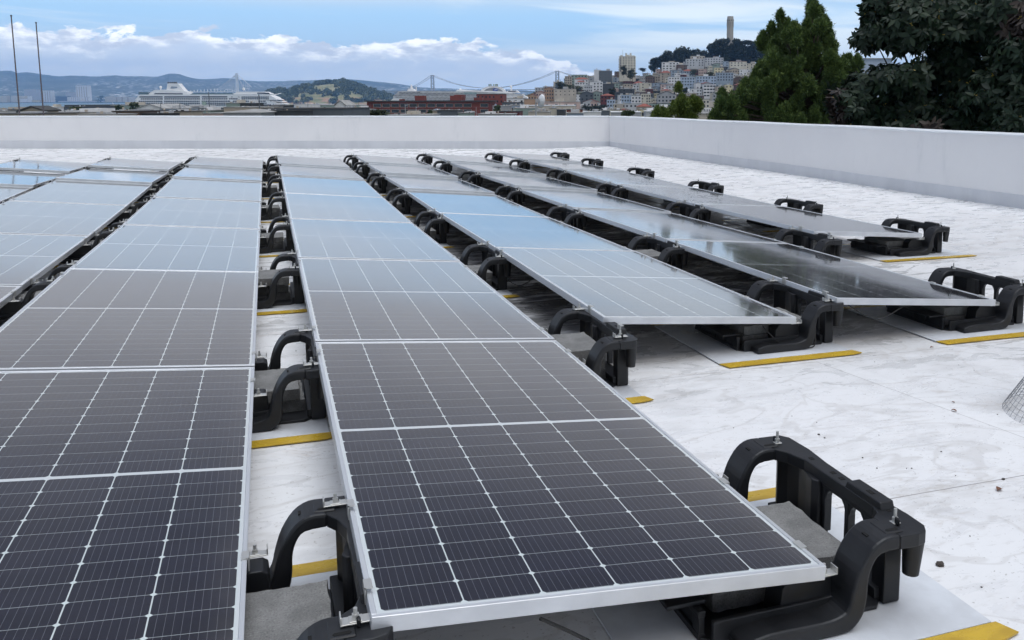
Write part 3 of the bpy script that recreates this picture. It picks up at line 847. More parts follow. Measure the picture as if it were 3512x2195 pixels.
sp(2038, 2062, 240, 8.6, 14, 13, 'white', cols=0, floors=0, label='plain white blank-walled block on the skyline left of the tall apartment tower', roofm='roof_white')
sp(2055, 2100, 243, 8.0, 12, 16, 'slate', cols=5, floors=4, label='dark slate apartment block with pale balconies on the skyline', frame=True)
sp(2024, 2068, 281, 5.6, 12, 14, 'white', cols=4, floors=4, label='tall plain white house with a flat roof in the middle of the left slope')
sp(2004, 2032, 294, 5.2, 8, 9, 'pale grey', cols=4, floors=2, label='low pale grey annex left of the tall plain white house')
sp(2068, 2108, 288, 4.9, 14, 13, 'dark grey', cols=0, floors=0, label='nearly black windowless house beside the plain white house', roofm='roof_dark')
sp(2028, 2066, 320, 3.6, 12, 8, 'green-grey', 'gable', cols=4, floors=2, label='grey-green house under a bright red gabled roof', roofm='tile', rh=2.6)
sp(2060, 2108, 328, 3.3, 12, 9, 'dark red', 'hip', cols=4, floors=2, label='dark red house with red hip roof in the lower middle of the slope', roofm='tile', rh=2.0)
sp(1990, 2036, 322, 3.5, 12, 8, 'slate', 'gable', cols=3, floors=2, label='dark house with a brown roof and two small skylights', roofm='roof_dark', rh=2.4)
sp(1866, 1900, 305, 3.0, 12, 13, 'peach', 'gable', cols=4, floors=3, label='pink terrace house with dormers and red roof at the left foot of the hill', roofm='tile', rh=1.6, frame=True)
sp(1838, 1868, 318, 2.6, 12, 11, 'pink', 'gable', cols=3, floors=3, label='pink terrace house with red roof, second from the left foot', roofm='tile', rh=1.6)
sp(1812, 1840, 328, 2.2, 12, 9, 'peach', 'gable', cols=3, floors=2, label='pink terrace house with red roof at the far left foot of the hill', roofm='tile', rh=1.5)
sp(1900, 1976, 306, 2.9, 12, 14, 'beige', cols=5, floors=2, label='long beige rendered wall with two small round windows', winw=.9, winh=.9)
sp(2166, 2200, 329, 2.6, 10, 13, 'white', cols=3, floors=4, label='bright white four-storey bay-windowed house low on the slope', winw=1.4)
sp(2200, 2232, 322, 2.6, 10, 13, 'cream', cols=4, floors=5, label='cream stepped apartment house beside the bright white one')
sp(2132, 2168, 326, 2.7, 10, 12, 'light blue', cols=4, floors=3, label='pale blue four-window-wide house left of the bright white house')
sp(2082, 2110, 342, 1.9, 10, 10, 'light blue', cols=3, floors=3, label='blue house with white windows above the dark trees')
sp(2144, 2215, 356, 1.0, 12, 9, 'pale grey', cols=5, floors=1, label='long low pale grey building at the foot of the hill')
sp(2026, 2048, 352, 1.3, 8, 7, 'pink', 'gable', cols=2, floors=2, label='small pink house with twin red gables above the dark trees', roofm='tile', rh=2)
sp(2256, 2318, 326, 2.2, 14, 16, 'grey', 'gable', cols=5, floors=4, label='grey church-like building with a gabled front and small belfry', rh=3.2, roofm='roof_dark')
sp(2282, 2320, 314, 3.0, 12, 12, 'beige', cols=3, floors=2, label='beige hall with three tall dark windows behind the church-like building', winh=2.2)
sp(2338, 2384, 265, 5.9, 12, 17, 'light blue', cols=5, floors=4, label='large light blue apartment house in the middle of the slope')
sp(2390, 2458, 262, 6.1, 12, 13, 'light blue', cols=7, floors=3, label='very wide light blue apartment house right of the large blue one')
sp(2460, 2516, 250, 6.7, 12, 13, 'blue-grey', cols=6, floors=3, label='wide blue-grey house with many small windows on the upper slope')
sp(2272, 2330, 214, 9.3, 10, 14, 'white', cols=5, floors=4, label='bright white modern house with stacked balconies under the left wood', winw=2.4)
sp(2355, 2415, 203, 9.7, 12, 12, 'pale grey', cols=6, floors=3, label='pale terraced house at the top of the slope below the wood')
sp(2370, 2418, 193, 10.2, 10, 9, 'beige', cols=5, floors=2, label='beige penthouse topping the slope left of the monument tower')
sp(2418, 2482, 199, 10.0, 12, 11, 'pale grey', cols=7, floors=3, label='long pale grey house with chimneys directly left below the monument')
sp(2505, 2562, 212, 9.6, 12, 9, 'cream', cols=5, floors=2, label='cream house with red-brown roof just below the monument', roofm='tile')
sp(2452, 2482, 233, 8.2, 10, 9, 'yellow', cols=3, floors=2, label='small yellow house with arched front on the upper slope')
sp(2414, 2456, 290, 4.6, 12, 14, 'white', cols=4, floors=4, label='white house with long dark balcony strips in the middle of the slope', winw=2.6)
sp(2488, 2512, 292, 4.5, 10, 10, 'yellow', cols=2, floors=1, label='plain yellow box-like house in the middle of the slope')
sp(2400, 2434, 342, .8, 12, 16, 'cream', cols=3, floors=4, label='tall cream house with grey windows right of the near pine', frame=True)
sp(2434, 2478, 348, .8, 12, 10, 'beige', cols=0, floors=0, label='beige flat-roofed block behind the balustrade', roofm='roof_white')
def free(px0, px1, t): return not any(a < px1-6 and b > px0+6 and abs(tt-t) < .6 for a, b, tt in SPECIAL)
for ti in range(0, 14):
    t = ti*NT_/13
    px = 1695+hrnd.uniform(0, 20)+max(0, t-1)*14; i = 0
    while px < 2720:
        V = tier_V(t)+hrnd.uniform(-14, 14); s = mpp(V)
        w_ = hrnd.choice([hrnd.uniform(6, 10), hrnd.uniform(8, 13), hrnd.uniform(12, 19)])/s*.9
        py = tier_y(px+w_/2, t)+hrnd.uniform(-8, 8)
        if px > 2700: w_ *= 1.6
        i += 1
        if free(px, px+w_, t) and hrnd.random() > .12:
            c = hrnd.choice(pal); fl = hrnd.choice([2, 3, 3, 4]); rf = hrnd.choice(['flat']*7+['hip', 'gable'])
            rm = hrnd.choice(['roof_grey']*5+['roof_white']*2+['roof_dark']*2) if rf == 'flat' else hrnd.choice(['tile', 'roof_dark', 'roof_grey'])
            rn = {'flat': 'flat-roofed', 'hip': 'hip-roofed', 'gable': 'gabled'}[rf]
            if px > 2700: nc, fl2 = 3, 2
            else: nc, fl2 = hrnd.choice([2, 3, 3, 4, 5]), fl
            building(px, px+w_, py, V, hrnd.uniform(9, 13), fl*3+hrnd.uniform(.6, 2), c, rf, cols=nc, floors=fl2, roofm=rm, rot=hrnd.uniform(-.25, .25),
                     label=f'{c} {rn} house, {ORD[min(i, 30)]} from the left in the {ORD[ti+1]} tier up the hillside',
                     group=HG, seed=ti*100+i)
        px += w_*hrnd.uniform(.92, 1.12)

# tall apartment block on the skyline
r, W_, H = building(2125, 2181, 194, 1180, 16, 30, 'cream', cols=6, floors=6, label='tall cream apartment tower with balconies and roof turrets on the skyline', cat='building', name='apartment_tower', winw=1.3, extra=False)
mb = MB()
for a, b_, c, d in ((-.9, -.6, 3, 1.5), (-.25, -.05, 4, 4.2), (-.05, .25, 6, 2.2), (.3, .5, 4, 4.4), (.5, .9, 5, 1.2)): mb.box(a*W_/2, c, H+.3, b_*W_/2, c+4, H+.3+d)
mb.build('turrets', M['w_cream'], r)
for f in range(5): MB().box(-W_/2-1.2, -1.0, H-4.2-f*3.3, -W_/2+3.0, 1.2, H-3.2-f*3.3).build('balcony', M['w_grey'], r)
o = MB().tube([(-W_/2+4.5, 5, H), (-W_/2+4.5, 5, H+9)], [.25, .12], 6).build('antenna', M['w_blue-grey'], r)

# monument tower
M['monument'] = mat('weathered concrete tower', (.40, .37, .32), .85, fn=varied((.43, .40, .35), (.33, .31, .28), .12, sv=(1, 1, .2)))
V = 1350; s = mpp(V); pt = bp(2504.5, 132, V); zt = bp(2504.5, 57, V).z; zb = zt-64
r = empty('monument_tower', (pt.x, pt.y, zb), YAW+.15); tag(r, 'tall round fluted concrete monument tower rising from the wooded hilltop', 'tower')
def ring(mb, R0, R1, z0, z1, n=32, flute=0.0):
    b = len(mb.v)
    for z, R in ((z0, R0), (z1, R1)):
        for k in range(n*2):
            a = math.pi*k/n; q = R*(1-(flute if k % 2 else 0)); mb.v.append((q*math.cos(a), q*math.sin(a), z))
    m_ = n*2
    for k in range(m_): mb.face([b+k, b+(k+1) % m_, b+m_+(k+1) % m_, b+m_+k])
    mb.face([b+k for k in range(m_)][::-1]); mb.face([b+m_+k for k in range(m_)])
mb = MB(); ring(mb, 5.6, 5.0, 0, 49.0, 10, .07); mb.build('shaft', M['monument'], r)
mb = MB(); ring(mb, 5.15, 5.15, 48.6, 49.6, 16); ring(mb, 3.9, 3.9, 49.5, 57.2, 16)
for k in range(10):
    a = 2*math.pi*k/10; mb.box(-.75, -.6, 49.5, .75, .6, 56.2, Matrix.Rotation(a, 4, 'Z') @ Matrix.Translation((0, 4.55, 0)))
ring(mb, 5.15, 5.15, 56.0, 60.3, 16); ring(mb, 4.5, 4.5, 60.2, 64, 16, .05)
mb.build('arcade', M['monument'], r)
for k in range(5):
    a = 2*math.pi*(k-2)/10+math.pi; MB().box(-.55, -.1, 57.4, .55, .12, 59.0, Matrix.Rotation(a, 4, 'Z') @ Matrix.Translation((0, 5.15, 0))).build('window', M['glassdark'], r)

# woods on the hilltop and trees between the houses
tr = random.Random(8)
def htree(px, py, V, wpx, hpx, label, m='leafA', nl=900, group='dark trees on the hill', seed=0, flat=1.0, size=None):
    s = mpp(V); c = bp(px, py+hpx*.5, V); q = random.Random(seed*31+7); blobs = []
    W2, H2 = wpx*s/2, hpx*s/2
    for i in range(9):
        a = i/9*4*math.pi+q.random(); k = q.uniform(.2, .6); lo_ = i < 4
        blobs.append(((c.x+math.cos(a)*W2*k, c.y+math.sin(a)*W2*k, c.z+(q.uniform(-1.0, -.3) if lo_ else q.uniform(-.1, .6))*H2), (W2*q.uniform(.4, .62), W2*q.uniform(.4, .62), H2*q.uniform(.35, .55)*(1 if lo_ else flat))))
    zb_ = c.z-H2-5
    return clump_tree('tree', label, 'tree', (c.x, c.y, zb_), blobs, nl, size or 1.1*max(.5, hpx*s/16), M[m], seed, group, trunk_r=max(.25, W2*.06))
i = 0
for px, py, w_, h_ in ((2244, 196, 34, 42), (2268, 186, 44, 42), (2286, 172, 36, 50), (2312, 175, 50, 44), (2334, 162, 40, 54), (2352, 168, 48, 50), (2378, 170, 50, 46), (2404, 174, 50, 42), (2428, 182, 44, 36)):
    i += 1; htree(px, py, 1330+tr.uniform(-25, 40), w_*1.15, h_, f'dark cypress, {ORD[i]} from the left in the wood left of the monument', seed=i, nl=1500, group='dark trees on the hilltop')
for j, (px, py, w_, h_, fl) in enumerate(((2446, 150, 48, 62, 1), (2460, 134, 56, 50, .7), (2484, 130, 54, 52, .7), (2476, 156, 60, 54, 1), (2506, 148, 56, 58, 1), (2530, 130, 50, 46, .7), (2528, 154, 60, 54, 1), (2556, 134, 48, 44, .6), (2580, 134, 50, 42, .6), (2560, 152, 60, 56, 1), (2590, 158, 56, 50, 1), (2612, 168, 52, 44, 1), (2636, 172, 50, 44, 1), (2670, 176, 60, 44, 1)), 1):
    i += 1; htree(px, py, 1325+tr.uniform(-20, 10), w_*1.12, h_, f'dark spreading tree, {ORD[j]} from the left in the grove round the monument', seed=i, nl=1700, flat=fl, group='dark trees on the hilltop')
for j, (px, py, V, w_, h_, m) in enumerate(((1926, 278, 1060, 42, 36, 'leafA'), (1948, 288, 1055, 50, 28, 'leafB'), (1980, 293, 1040, 40, 18, 'leafB'), (2140, 222, 1160, 22, 30, 'leafA'), (2162, 236, 1130, 26, 30, 'leafA'), (2170, 248, 1120, 30, 16, 'leafB'), (2100, 300, 960, 22, 30, 'leafA'), (1946, 318, 890, 36, 12, 'leafA'),
                              (2012, 360, 760, 40, 24, 'leafA'), (2040, 362, 755, 46, 22, 'leafA'), (2066, 358, 765, 34, 18, 'leafA'), (1702, 344, 700, 30, 22, 'leafA'), (2205, 232, 1200, 26, 12, 'leafA'), (2378, 238, 1150, 24, 16, 'leafB'), (2436, 246, 1120, 34, 16, 'leafB'), (2410, 296, 980, 20, 14, 'leafA'), (2550, 276, 1000, 30, 14, 'leafB'),
                              (1878, 352, 720, 20, 22, 'leafB'), (2190, 376, 690, 50, 16, 'leafB'), (2350, 300, 930, 22, 16, 'leafA'), (2590, 300, 900, 40, 20, 'leafB')), 1):
    htree(px, py, V, w_*1.1, h_, f'dark rounded tree among the hillside houses, {ORD[j]} counted from the left slope', m, seed=50+j, nl=700, group='single trees among the hillside houses')

# ------------------------------------------------------------------ flat city between the roof and the bay
CG = 'low buildings between the roof and the bay'
def cb(px0, px1, py, V, dep, wall, roof='flat', label='', cols=0, floors=0, roofm='roof_grey', **k):
    g = -9.5-10.5*min(1, max(0, V-40)/400)
    k['extra'] = 2 if k.get('extra', True) or V < 450 else False
    return building(px0, px1, py, V, dep, 10, wall, roof, cols=cols, floors=floors, label=label, cat='building', name='building', group=CG, roofm=roofm, z0=g, side=False, **k)
cb(-60, 33, 375, 230, 14, 'dark grey', label='dark flat-roofed building at the far left edge with a bright white strip', roofm='roof_dark', extra=False)
cb(-40, 26, 379, 205, 3, 'white', label='narrow bright white fascia in front of the dark building at the left edge', extra=False)
cb(24, 62, 377, 260, 12, 'slate', label='slate low building between the white strip and the tan gabled house', roofm='roof_dark', extra=False)
cb(72, 150, 379, 180, 5, 'tan', 'gable', label='tan house with a dark gabled roof between the two bare poles', roofm='roof_dark', rh=.8)
cb(-80, 120, 389, 120, 10, 'tan', label='long tan wall at the foot of the left bare pole', extra=False, roofm='roof_dark')
cb(158, 232, 365, 560, 60, 'slate', label='long dark waterfront shed roof seen over the tan wall', roofm='roof_dark', rh=2.2)
cb(222, 400, 359, 640, 60, 'slate', label='longest dark waterfront shed left of the cruise ship', roofm='roof_dark', extra=False)
cb(380, 452, 360, 630, 50, 'green-grey', label='grey waterfront shed just left of the cruise ship stern', roofm='roof_grey')
cb(166, 186, 366, 330, 6, 'white', label='white roof frame on the waterfront sheds', roofm='roof_white', extra=False)
cb(225, 256, 378, 230, 4, 'white', label='first small white rooftop strip on the long tan building', roofm='roof_white', extra=False)
cb(310, 348, 378, 235, 4, 'white', label='second small white rooftop strip on the long tan building', roofm='roof_white', extra=False)
cb(400, 437, 378, 240, 4, 'white', label='third small white rooftop strip on the long tan building', roofm='roof_white', extra=False)
cb(155, 385, 384, 190, 16, 'tan', label='long low tan building behind the parapet left of centre', extra=False)
cb(250, 386, 391, 150, 8, 'beige', label='low beige wall right behind the far parapet', extra=False)
cb(385, 476, 380, 170, 12, 'brown', label='brown timber-clad house with two dark openings', roofm='roof_dark', cols=2, floors=1, winw=2.0, winh=1.8, extra=False)
cb(470, 560, 371, 420, 30, 'white', 'gable', label='white warehouse with blue-grey canopy in front of the cruise ship stern', roofm='roof_grey', rh=2)
cb(476, 560, 380, 250, 10, 'white', label='white roof terrace with pale railings', roofm='roof_white')
cb(485, 575, 388, 170, 5, 'dark grey', label='dark flat roof below the white roof terrace', roofm='roof_dark', rh=.4)
cb(548, 600, 372, 380, 22, 'blue-grey', label='blue-grey dockside building below the middle of the ship')
cb(566, 655, 381, 190, 6, 'tan', label='tan building with flat roof below the middle of the ship', cols=3, floors=1, rh=1.2, roofm='roof_dark')
cb(600, 654, 366, 480, 30, 'blue-grey', label='grey-blue dock shed with lattice frames by the ship', roofm='roof_dark')
cb(655, 722, 378, 260, 14, 'green-grey', label='grey-green plant room full of rooftop equipment', roofm='roof_grey')
cb(664, 722, 370, 420, 20, 'slate', label='slate dock building below the dark pole', roofm='roof_grey')
cb(695, 790, 388, 170, 10, 'pink', label='low pinkish roof with round white vents', roofm='roof_grey', extra=False)
cb(768, 905, 367, 260, 16, 'tan', label='tan building with a small red sign and dark windows', cols=6, floors=2, winw=1.1, winh=.9)
cb(776, 822, 353, 330, 12, 'green-grey', label='grey-green box on the roof of the tan building', extra=False)
cb(824, 862, 354, 320, 12, 'dark grey', label='black container-like box on the tan building', roofm='roof_dark', extra=False)
cb(766, 896, 384, 140, 12, 'grey', 'hip', label='shallow hipped grey roof with a white ridge right behind the parapet', rh=.5)
cb(898, 960, 362, 300, 14, 'dark grey', label='black flat-roofed block left of the island shore', roofm='roof_dark', extra=False)
cb(898, 1176, 372, 150, 18, 'slate', label='long dark mansard-roofed building in the middle behind the parapet', roofm='roof_dark', extra=False)
cb(905, 1060, 379, 146, 2, 'dark grey', label='recessed dark wall of the long mansard building', roofm='roof_dark', extra=False)
cb(1010, 1070, 357, 640, 40, 'white', label='white pier shed at the island waterline', roofm='roof_white')
cb(1068, 1260, 360, 660, 60, 'green-grey', label='long grey pier shed in front of the island', roofm='roof_grey')
cb(1148, 1186, 362, 360, 14, 'white', 'gable', label='small white gabled house left of the red building', rh=2, cols=1, floors=1)
cb(1176, 1232, 369, 300, 8, 'beige', label='beige cottage with dark windows left of the red building', cols=3, floors=1, roofm='roof_dark', rh=.8, winh=1.8)
cb(1206, 1258, 376, 240, 10, 'grey', label='grey low house behind green bushes left of the red building', cols=3, floors=1)
# rows right of the red building and at the foot of the hill
cb(1635, 1726, 323, 660, 26, 'brick red', label='red brick building behind and right of the long red one', cols=7, floors=2, winw=1.0, roofm='roof_dark', extra=False)
cb(1690, 1745, 364, 430, 16, 'grey', label='grey house directly right of the long red building')
cb(1700, 1782, 383, 260, 12, 'dark red', label='dark low roof right of the red building', roofm='roof_dark')
cb(1722, 1790, 352, 560, 14, 'slate', label='slate roofs behind the red building, under the white ship bow', roofm='roof_dark')
cb(1738, 1800, 338, 640, 16, 'white', label='white house with many roof levels right of the ship funnel', cols=3, floors=2)
cb(1760, 1838, 372, 380, 16, 'green-grey', label='grey-green roof deck left of the satellite dish')
cb(1797, 1842, 340, 640, 14, 'peach', label='plain peach-coloured wall left of the satellite dish', extra=False)
cb(1745, 1812, 362, 480, 14, 'blue-grey', label='blue-grey house with terrace left of the satellite dish', cols=3, floors=1)
cb(1808, 1972, 363, 420, 30, 'beige', label='long beige hall with a pale yellow roof edge behind the satellite dish', roofm='roof_white', extra=False)
cb(1812, 1884, 384, 220, 10, 'beige', label='beige roof parapet at the base of the satellite dish', roofm='roof_grey', extra=False)
cb(1884, 1910, 371, 240, 10, 'cream', label='cream lift housing right of the satellite dish', extra=False)
cb(1910, 1938, 376, 235, 8, 'dark grey', label='open dark mechanical enclosure right of the satellite dish', roofm='roof_grey', extra=False)
cb(1860, 1990, 350, 560, 16, 'pink', label='long pinkish house at the foot of the hill behind the dish', cols=4, floors=1)
cb(1944, 1998, 377, 330, 10, 'brick red', label='low red-brown roof right of the lift housing', roofm='roof_dark', extra=False)
cb(1944, 2000, 389, 170, 8, 'blue-grey', label='grey metal rooftop housing behind the parapet', extra=False)
cb(2000, 2062, 385, 230, 6, 'white', label='white low house with one dark window and flat canopy', cols=2, floors=1, rh=.6, roofm='roof_white')
cb(2060, 2092, 380, 300, 10, 'slate', label='dark blue low building at the foot of the hill', extra=False)
cb(2076, 2104, 376, 420, 10, 'cream', label='small cream house behind the dark blue one')
cb(2098, 2200, 386, 260, 14, 'grey', label='grey flat roof with bright white panels lying on it', roofm='roof_white', extra=False)
cb(2196, 2240, 376, 380, 14, 'yellow', label='yellowish flat-roofed house under dark red roofs', cols=2, floors=1)
cb(2186, 2236, 366, 520, 10, 'tan', 'hip', label='tan house with dark red tiled roofs left of the small pine', roofm='tile', rh=1.8)
cb(2216, 2260, 383, 180, 8, 'pale grey', label='pale slatted rooftop screen left of the small pines', roofm='roof_white')
cb(2240, 2330, 372, 420, 16, 'pale grey', label='pale grey house behind the small pines', cols=4, floors=1)
cb(2370, 2520, 391, 150, 10, 'beige', label='beige ledge under the white balustrade between the pines', extra=False)
# balustrade between the pines
V = 152; r = empty('balustrade', bp(2412, 391, V), YAW); tag(r, 'white balustrade of slim posts between the small pines and the conifer', 'balustrade')
s = mpp(V); L_ = 75*s/1; zt = bp(2412, 386, V).z-bp(2412, 397, V).z
hh = (397-387)*s
mb = MB(); mb.box(-L_/2-3, -.1, hh+.3, L_/2+6, .15, hh+.45); mb.build('rail', M['w_white'], r)
for i in range(26): MB().box(-L_/2+i*.3-1.5, -.04, 0, -L_/2+i*.3-1.38, .06, hh+.3).build('baluster', M['w_white'], r)

# long red building with its bands of windows
V = 560; s = mpp(V); W_ = 424*s; pt = bp(1469, 348, V); g = -20.0; H = pt.z-g
r = empty('red_building', (pt.x, pt.y, g), YAW-.03); tag(r, 'long red commercial building with two visible rows of wide framed windows', 'building', CG)
hw = W_/2
MB().box(-hw, 0, -1, hw, 26, H).build('wall', M['w_brick red'], r)
o = MB().box(-hw-1.2, -1.3, H+.005, hw+.8, 27, H+.7).build('roof', M['roof_dark'], r)
for a, b_, h_, y_ in ((1415, 1448, 3.0, 6), (1538, 1578, 3.0, 6), (1622, 1652, 1.8, 4), (1690-1469+1469-325, 1690-315, .9, 3), (1566-20, 1580, 3.6, 12)):
    MB().box((a-1469)*s, y_, H+.7, (b_-1469)*s, y_+7, H+.7+h_).build('roof_house', M['w_brick red'], o)
MB().box(-hw, -.25, H-4.1, hw, .02, H-3.5).build('string_course', M['w_brick red'], r)
me = win_mesh(4.6, 1.9, True)
for f in range(3):
    for cx in [1293-.5+31.2*i for i in range(11)]+[1662]:
        w = bpy.data.objects.new('window', me); COL.objects.link(w); w.parent = r; w.location = ((cx-1469)*s, -.03, H-2.3-f*3.45)
for i in range(2): MB().box(-hw+1+i*.9*2, -.06, H-8.5, -hw+1.7+i*1.8, .05, H-1.0).build('louvre', M['w_dark red'], r)

# street and dock lamps, masts
def mast(px, y0, y1, V, rad, label, name='lamp_mast', cat='mast', m='w_slate', arm=0):
    a = bp(px, y1, V); b_ = bp(px, y0, V)
    r = empty(name, (a.x, a.y, a.z-4)); tag(r, label, cat)
    h = b_.z-a.z+4; rad *= .55; MB().tube([(0, 0, 0), (0, 0, h)], [rad*1.3, rad*.8], 8).build('shaft', M[m], r)
    if arm: MB().tube([(0, 0, h-.3), (RT.x*arm, RT.y*arm, h-.1)], rad*.6, 6).build('arm', M[m], r)
    return r
mast(720, 314, 384, 330, .28, 'dark mast standing in front of the cruise ship, left of its middle', arm=0)
mast(892, 322, 398, 200, .22, 'dark mast in front of the cruise ship bow')
mast(553, 352, 378, 400, .3, 'thin dark dock mast below the stern of the cruise ship')
mast(619, 350, 384, 330, .25, 'grey dock mast under the middle of the ship')
mast(1057, 338, 372, 330, .12, 'thin pale mast in front of the island cliffs')
mast(1391, 356, 396, 200, .14, 'pale street lamp before the red building, left of centre', arm=1, m='w_grey')
mast(1428, 364, 396, 210, .12, 'second pale street lamp before the red building', arm=.8, m='w_grey')
mast(1634, 366, 394, 230, .12, 'pale lamp mast before the right part of the red building', m='w_grey')
M['pole'] = mat('weathered pole', (.15, .13, .145), .6)
for (xa, ya, xb, yb, V, lab) in ((39.8, 53, 69, 402, 36, 'tall bare tapered pole, the left and taller of the two'), (122, 77.5, 151, 402, 38, 'tall bare tapered pole, the right and shorter of the two')):
    a = bp(xb, yb, V); t_ = bp(xa, ya, V); r = empty('bare_pole', (a.x, a.y, -9.5)); tag(r, lab, 'pole', 'pair of bare poles standing beyond the far parapet')
    h = t_.z+9.5; lean = Vector((0, 0, 0))
    MB().tube([(0, 0, 0), (0, 0, h*.6), (0, 0, h)], [.033, .029, .022], 10).build('shaft', M['pole'], r)
    MB().tube([(0, 0, h), (0, 0, h+.05)], [.036, .036], 10).build('cap', M['w_slate'], r)

# satellite dish
V = 130; s = mpp(V); base = bp(1839, 402, V); r = empty('satellite_dish', base, YAW); tag(r, 'round white satellite dish on a steel post seen from its side', 'satellite dish')
up = lambda py: bp(1839, py, V).z-base.z
MB().tube([(0, 0, 0), (0, 0, up(352))], .13, 10).build('post', M['w_grey'], r)
d = MB(); n = 28; R0 = 23.5*s; depth = .32
rings = [(0, 0), (.35, .03), (.6, .10), (.8, .19), (1, .32)]
for (q, z) in rings[1:]:
    for k in range(n): d.v.append((q*R0*math.cos(2*math.pi*k/n), q*R0*math.sin(2*math.pi*k/n), z))
d.v.append((0, 0, 0)); c0 = len(d.v)-1
for k in range(n): d.face([c0, k, (k+1) % n])
for j in range(3):
    for k in range(n): d.face([j*n+k, (j+1)*n+k, (j+1)*n+(k+1) % n, j*n+(k+1) % n])
do = d.build('reflector', M['roof_white'], r, smooth=True); sol = do.modifiers.new('t', 'SOLIDIFY'); sol.thickness = .03
do.rotation_euler = (0, R_(99), R_(33)); do.location = (12*s, 0, up(345))
MB().box(-.05, -.18, up(338), .45, .18, up(352), ).build('mount', M['w_grey'], r)
MB().tube([(12*s, 0, up(345)), (12*s+.55, -.6, up(349))], .03, 6).build('feed_arm', M['w_grey'], r)

# ------------------------------------------------------------------ ships
M['hull'] = mat('white ship paint', (.80, .80, .80), .5)
M['shipdark'] = mat('dark balcony recess', (.05, .06, .085), .5)
M['shipglass'] = mat('blue ship glass', (.10, .16, .19), .3)
M['teal'] = mat('teal deck glass', (.10, .24, .26), .3)
V = 1300; s = mpp(V); zw = WATER_Z
def sy(py): return bp(700, py, V).z-zw
def sx(px, c): return (px-c)*s
C1 = 708
org = bp(C1, 350, V); r = empty('cruise_ship', (org.x, org.y, zw), YAW); tag(r, 'white cruise ship with a slanted funnel lying behind the low roofs at left', 'cruise ship')
def pr(par, name, m, poly, y0, y1, c=C1, syf=sy):
    return MB().prism([(sx(a, c), syf(b_)) for a, b_ in poly], y0, y1, 'y').build(name, M[m], par)
pr(r, 'hull', 'hull', [(432, 364), (455, 350), (476, 340), (895, 340), (930, 344), (950, 352), (985, 363), (960, 372), (960, 388), (450, 388)], 0, 28)
sup = pr(r, 'superstructure', 'hull', [(462, 342), (472, 329), (480, 322), (918, 322), (940, 332), (950, 341)], 1.5, 26.5)
pr(r, 'upper_deck', 'hull', [(505, 323), (515, 314), (530, 306), (560, 305), (640, 312), (640, 318), (800, 319), (812, 313), (905, 313), (924, 321)], 4, 24)
fu = pr(r, 'funnel', 'hull', [(566, 306), (569, 286), (575, 283), (606, 284), (612, 292), (638, 324), (560, 324)], 8, 20)
for i, px in enumerate((573, 580, 587, 594, 600)): MB().tube([(sx(px, C1), 12, sy(288)), (sx(px, C1)-2.2, 12, sy(279))], 1.2, 8).build('exhaust_pipe', M['w_dark grey'], fu)
pr(fu, 'emblem', 'w_blue-grey', [(580, 298), (584, 294), (602, 295), (604, 299), (590, 302), (580, 302)], 7.7, 8.0)
o = MB(); 
bpy_s = bmesh.new(); bmesh.ops.create_icosphere(bpy_s, subdivisions=2, radius=5*s); me = bpy.data.meshes.new('radar_dome'); bpy_s.to_mesh(me); bpy_s.free(); me.materials.append(M['hull'])
do = bpy.data.objects.new('radar_dome', me); COL.objects.link(do); do.parent = r; do.location = (sx(539, C1), 14, sy(297))
do2 = do.copy(); COL.objects.link(do2); do2.location = (sx(826, C1), 14, sy(303))
MB().tube([(sx(539, C1), 14, sy(308)), (sx(539, C1), 14, sy(300))], .8, 6).build('dome_post', M['hull'], r)
pr(r, 'glass_screen', 'shipglass', [(474, 322), (476, 313), (508, 314), (508, 322)], 2, 25)
pr(r, 'bridge_windows', 'shipdark', [(880, 320), (882, 316), (922, 316), (924, 321)], 3.8, 4.0)
pr(r, 'lounge_windows', 'shipdark', [(525, 321), (530, 317), (625, 318), (625, 322)], 3.8, 4.0)
pr(r, 'wind_screen', 'shipglass', [(650, 322), (660, 317), (795, 317), (800, 322)], 3.9, 24.1)
for (py, segs) in ((330, ((478, 558), (563, 686), (692, 780))), (337, ((482, 558), (563, 686), (692, 780), (785, 815), (828, 922))), (345, ((476, 558), (563, 686), (692, 790), (800, 815), (828, 912))),
                   (352, ((482, 558), (563, 686), (692, 790), (828, 915))), (358, ((500, 558), (563, 686), (692, 795), (835, 930))), (331, ((828, 922),))):
    for a, b_ in segs:
        bw = pr(r, 'balcony_row', 'shipdark', [(a, py+2.2), (a+1, py-1.8), (b_, py-1.8), (b_, py+2.2)], -.25 if py > 340 else 1.2, .6 if py > 340 else 2)
        if py not in (330,):
            mb = MB(); k = a+6
            while k < b_-3: mb.box(sx(k, C1), -.4 if py > 340 else 1.05, sy(py+2.4), sx(k+.9, C1), .2 if py > 340 else 1.4, sy(py-2)); k += 7.5
            if mb.v: mb.build('dividers', M['hull'], bw)
for i, (px, py) in enumerate(((797, 331), (821, 331), (821, 339), (821, 347), (930, 345), (938, 356), (946, 356), (956, 358))): MB().box(sx(px, C1)-.6, -.3, sy(py)-.6, sx(px, C1)+.6, .3, sy(py)+.6).build('porthole', M['shipdark'], r)
for j, (a, b_, py) in enumerate(((918, 956, 338), (924, 966, 345), (935, 975, 352))): pr(r, 'bow_terrace', 'hull', [(a, py+2.5), (a, py), (b_-6, py), (b_, py+2.5)], 3, 25)
MB().tube([(sx(925, C1), 14, sy(325)), (sx(955, C1), 14, sy(318))], .6, 6).build('crane_boom', M['hull'], r)

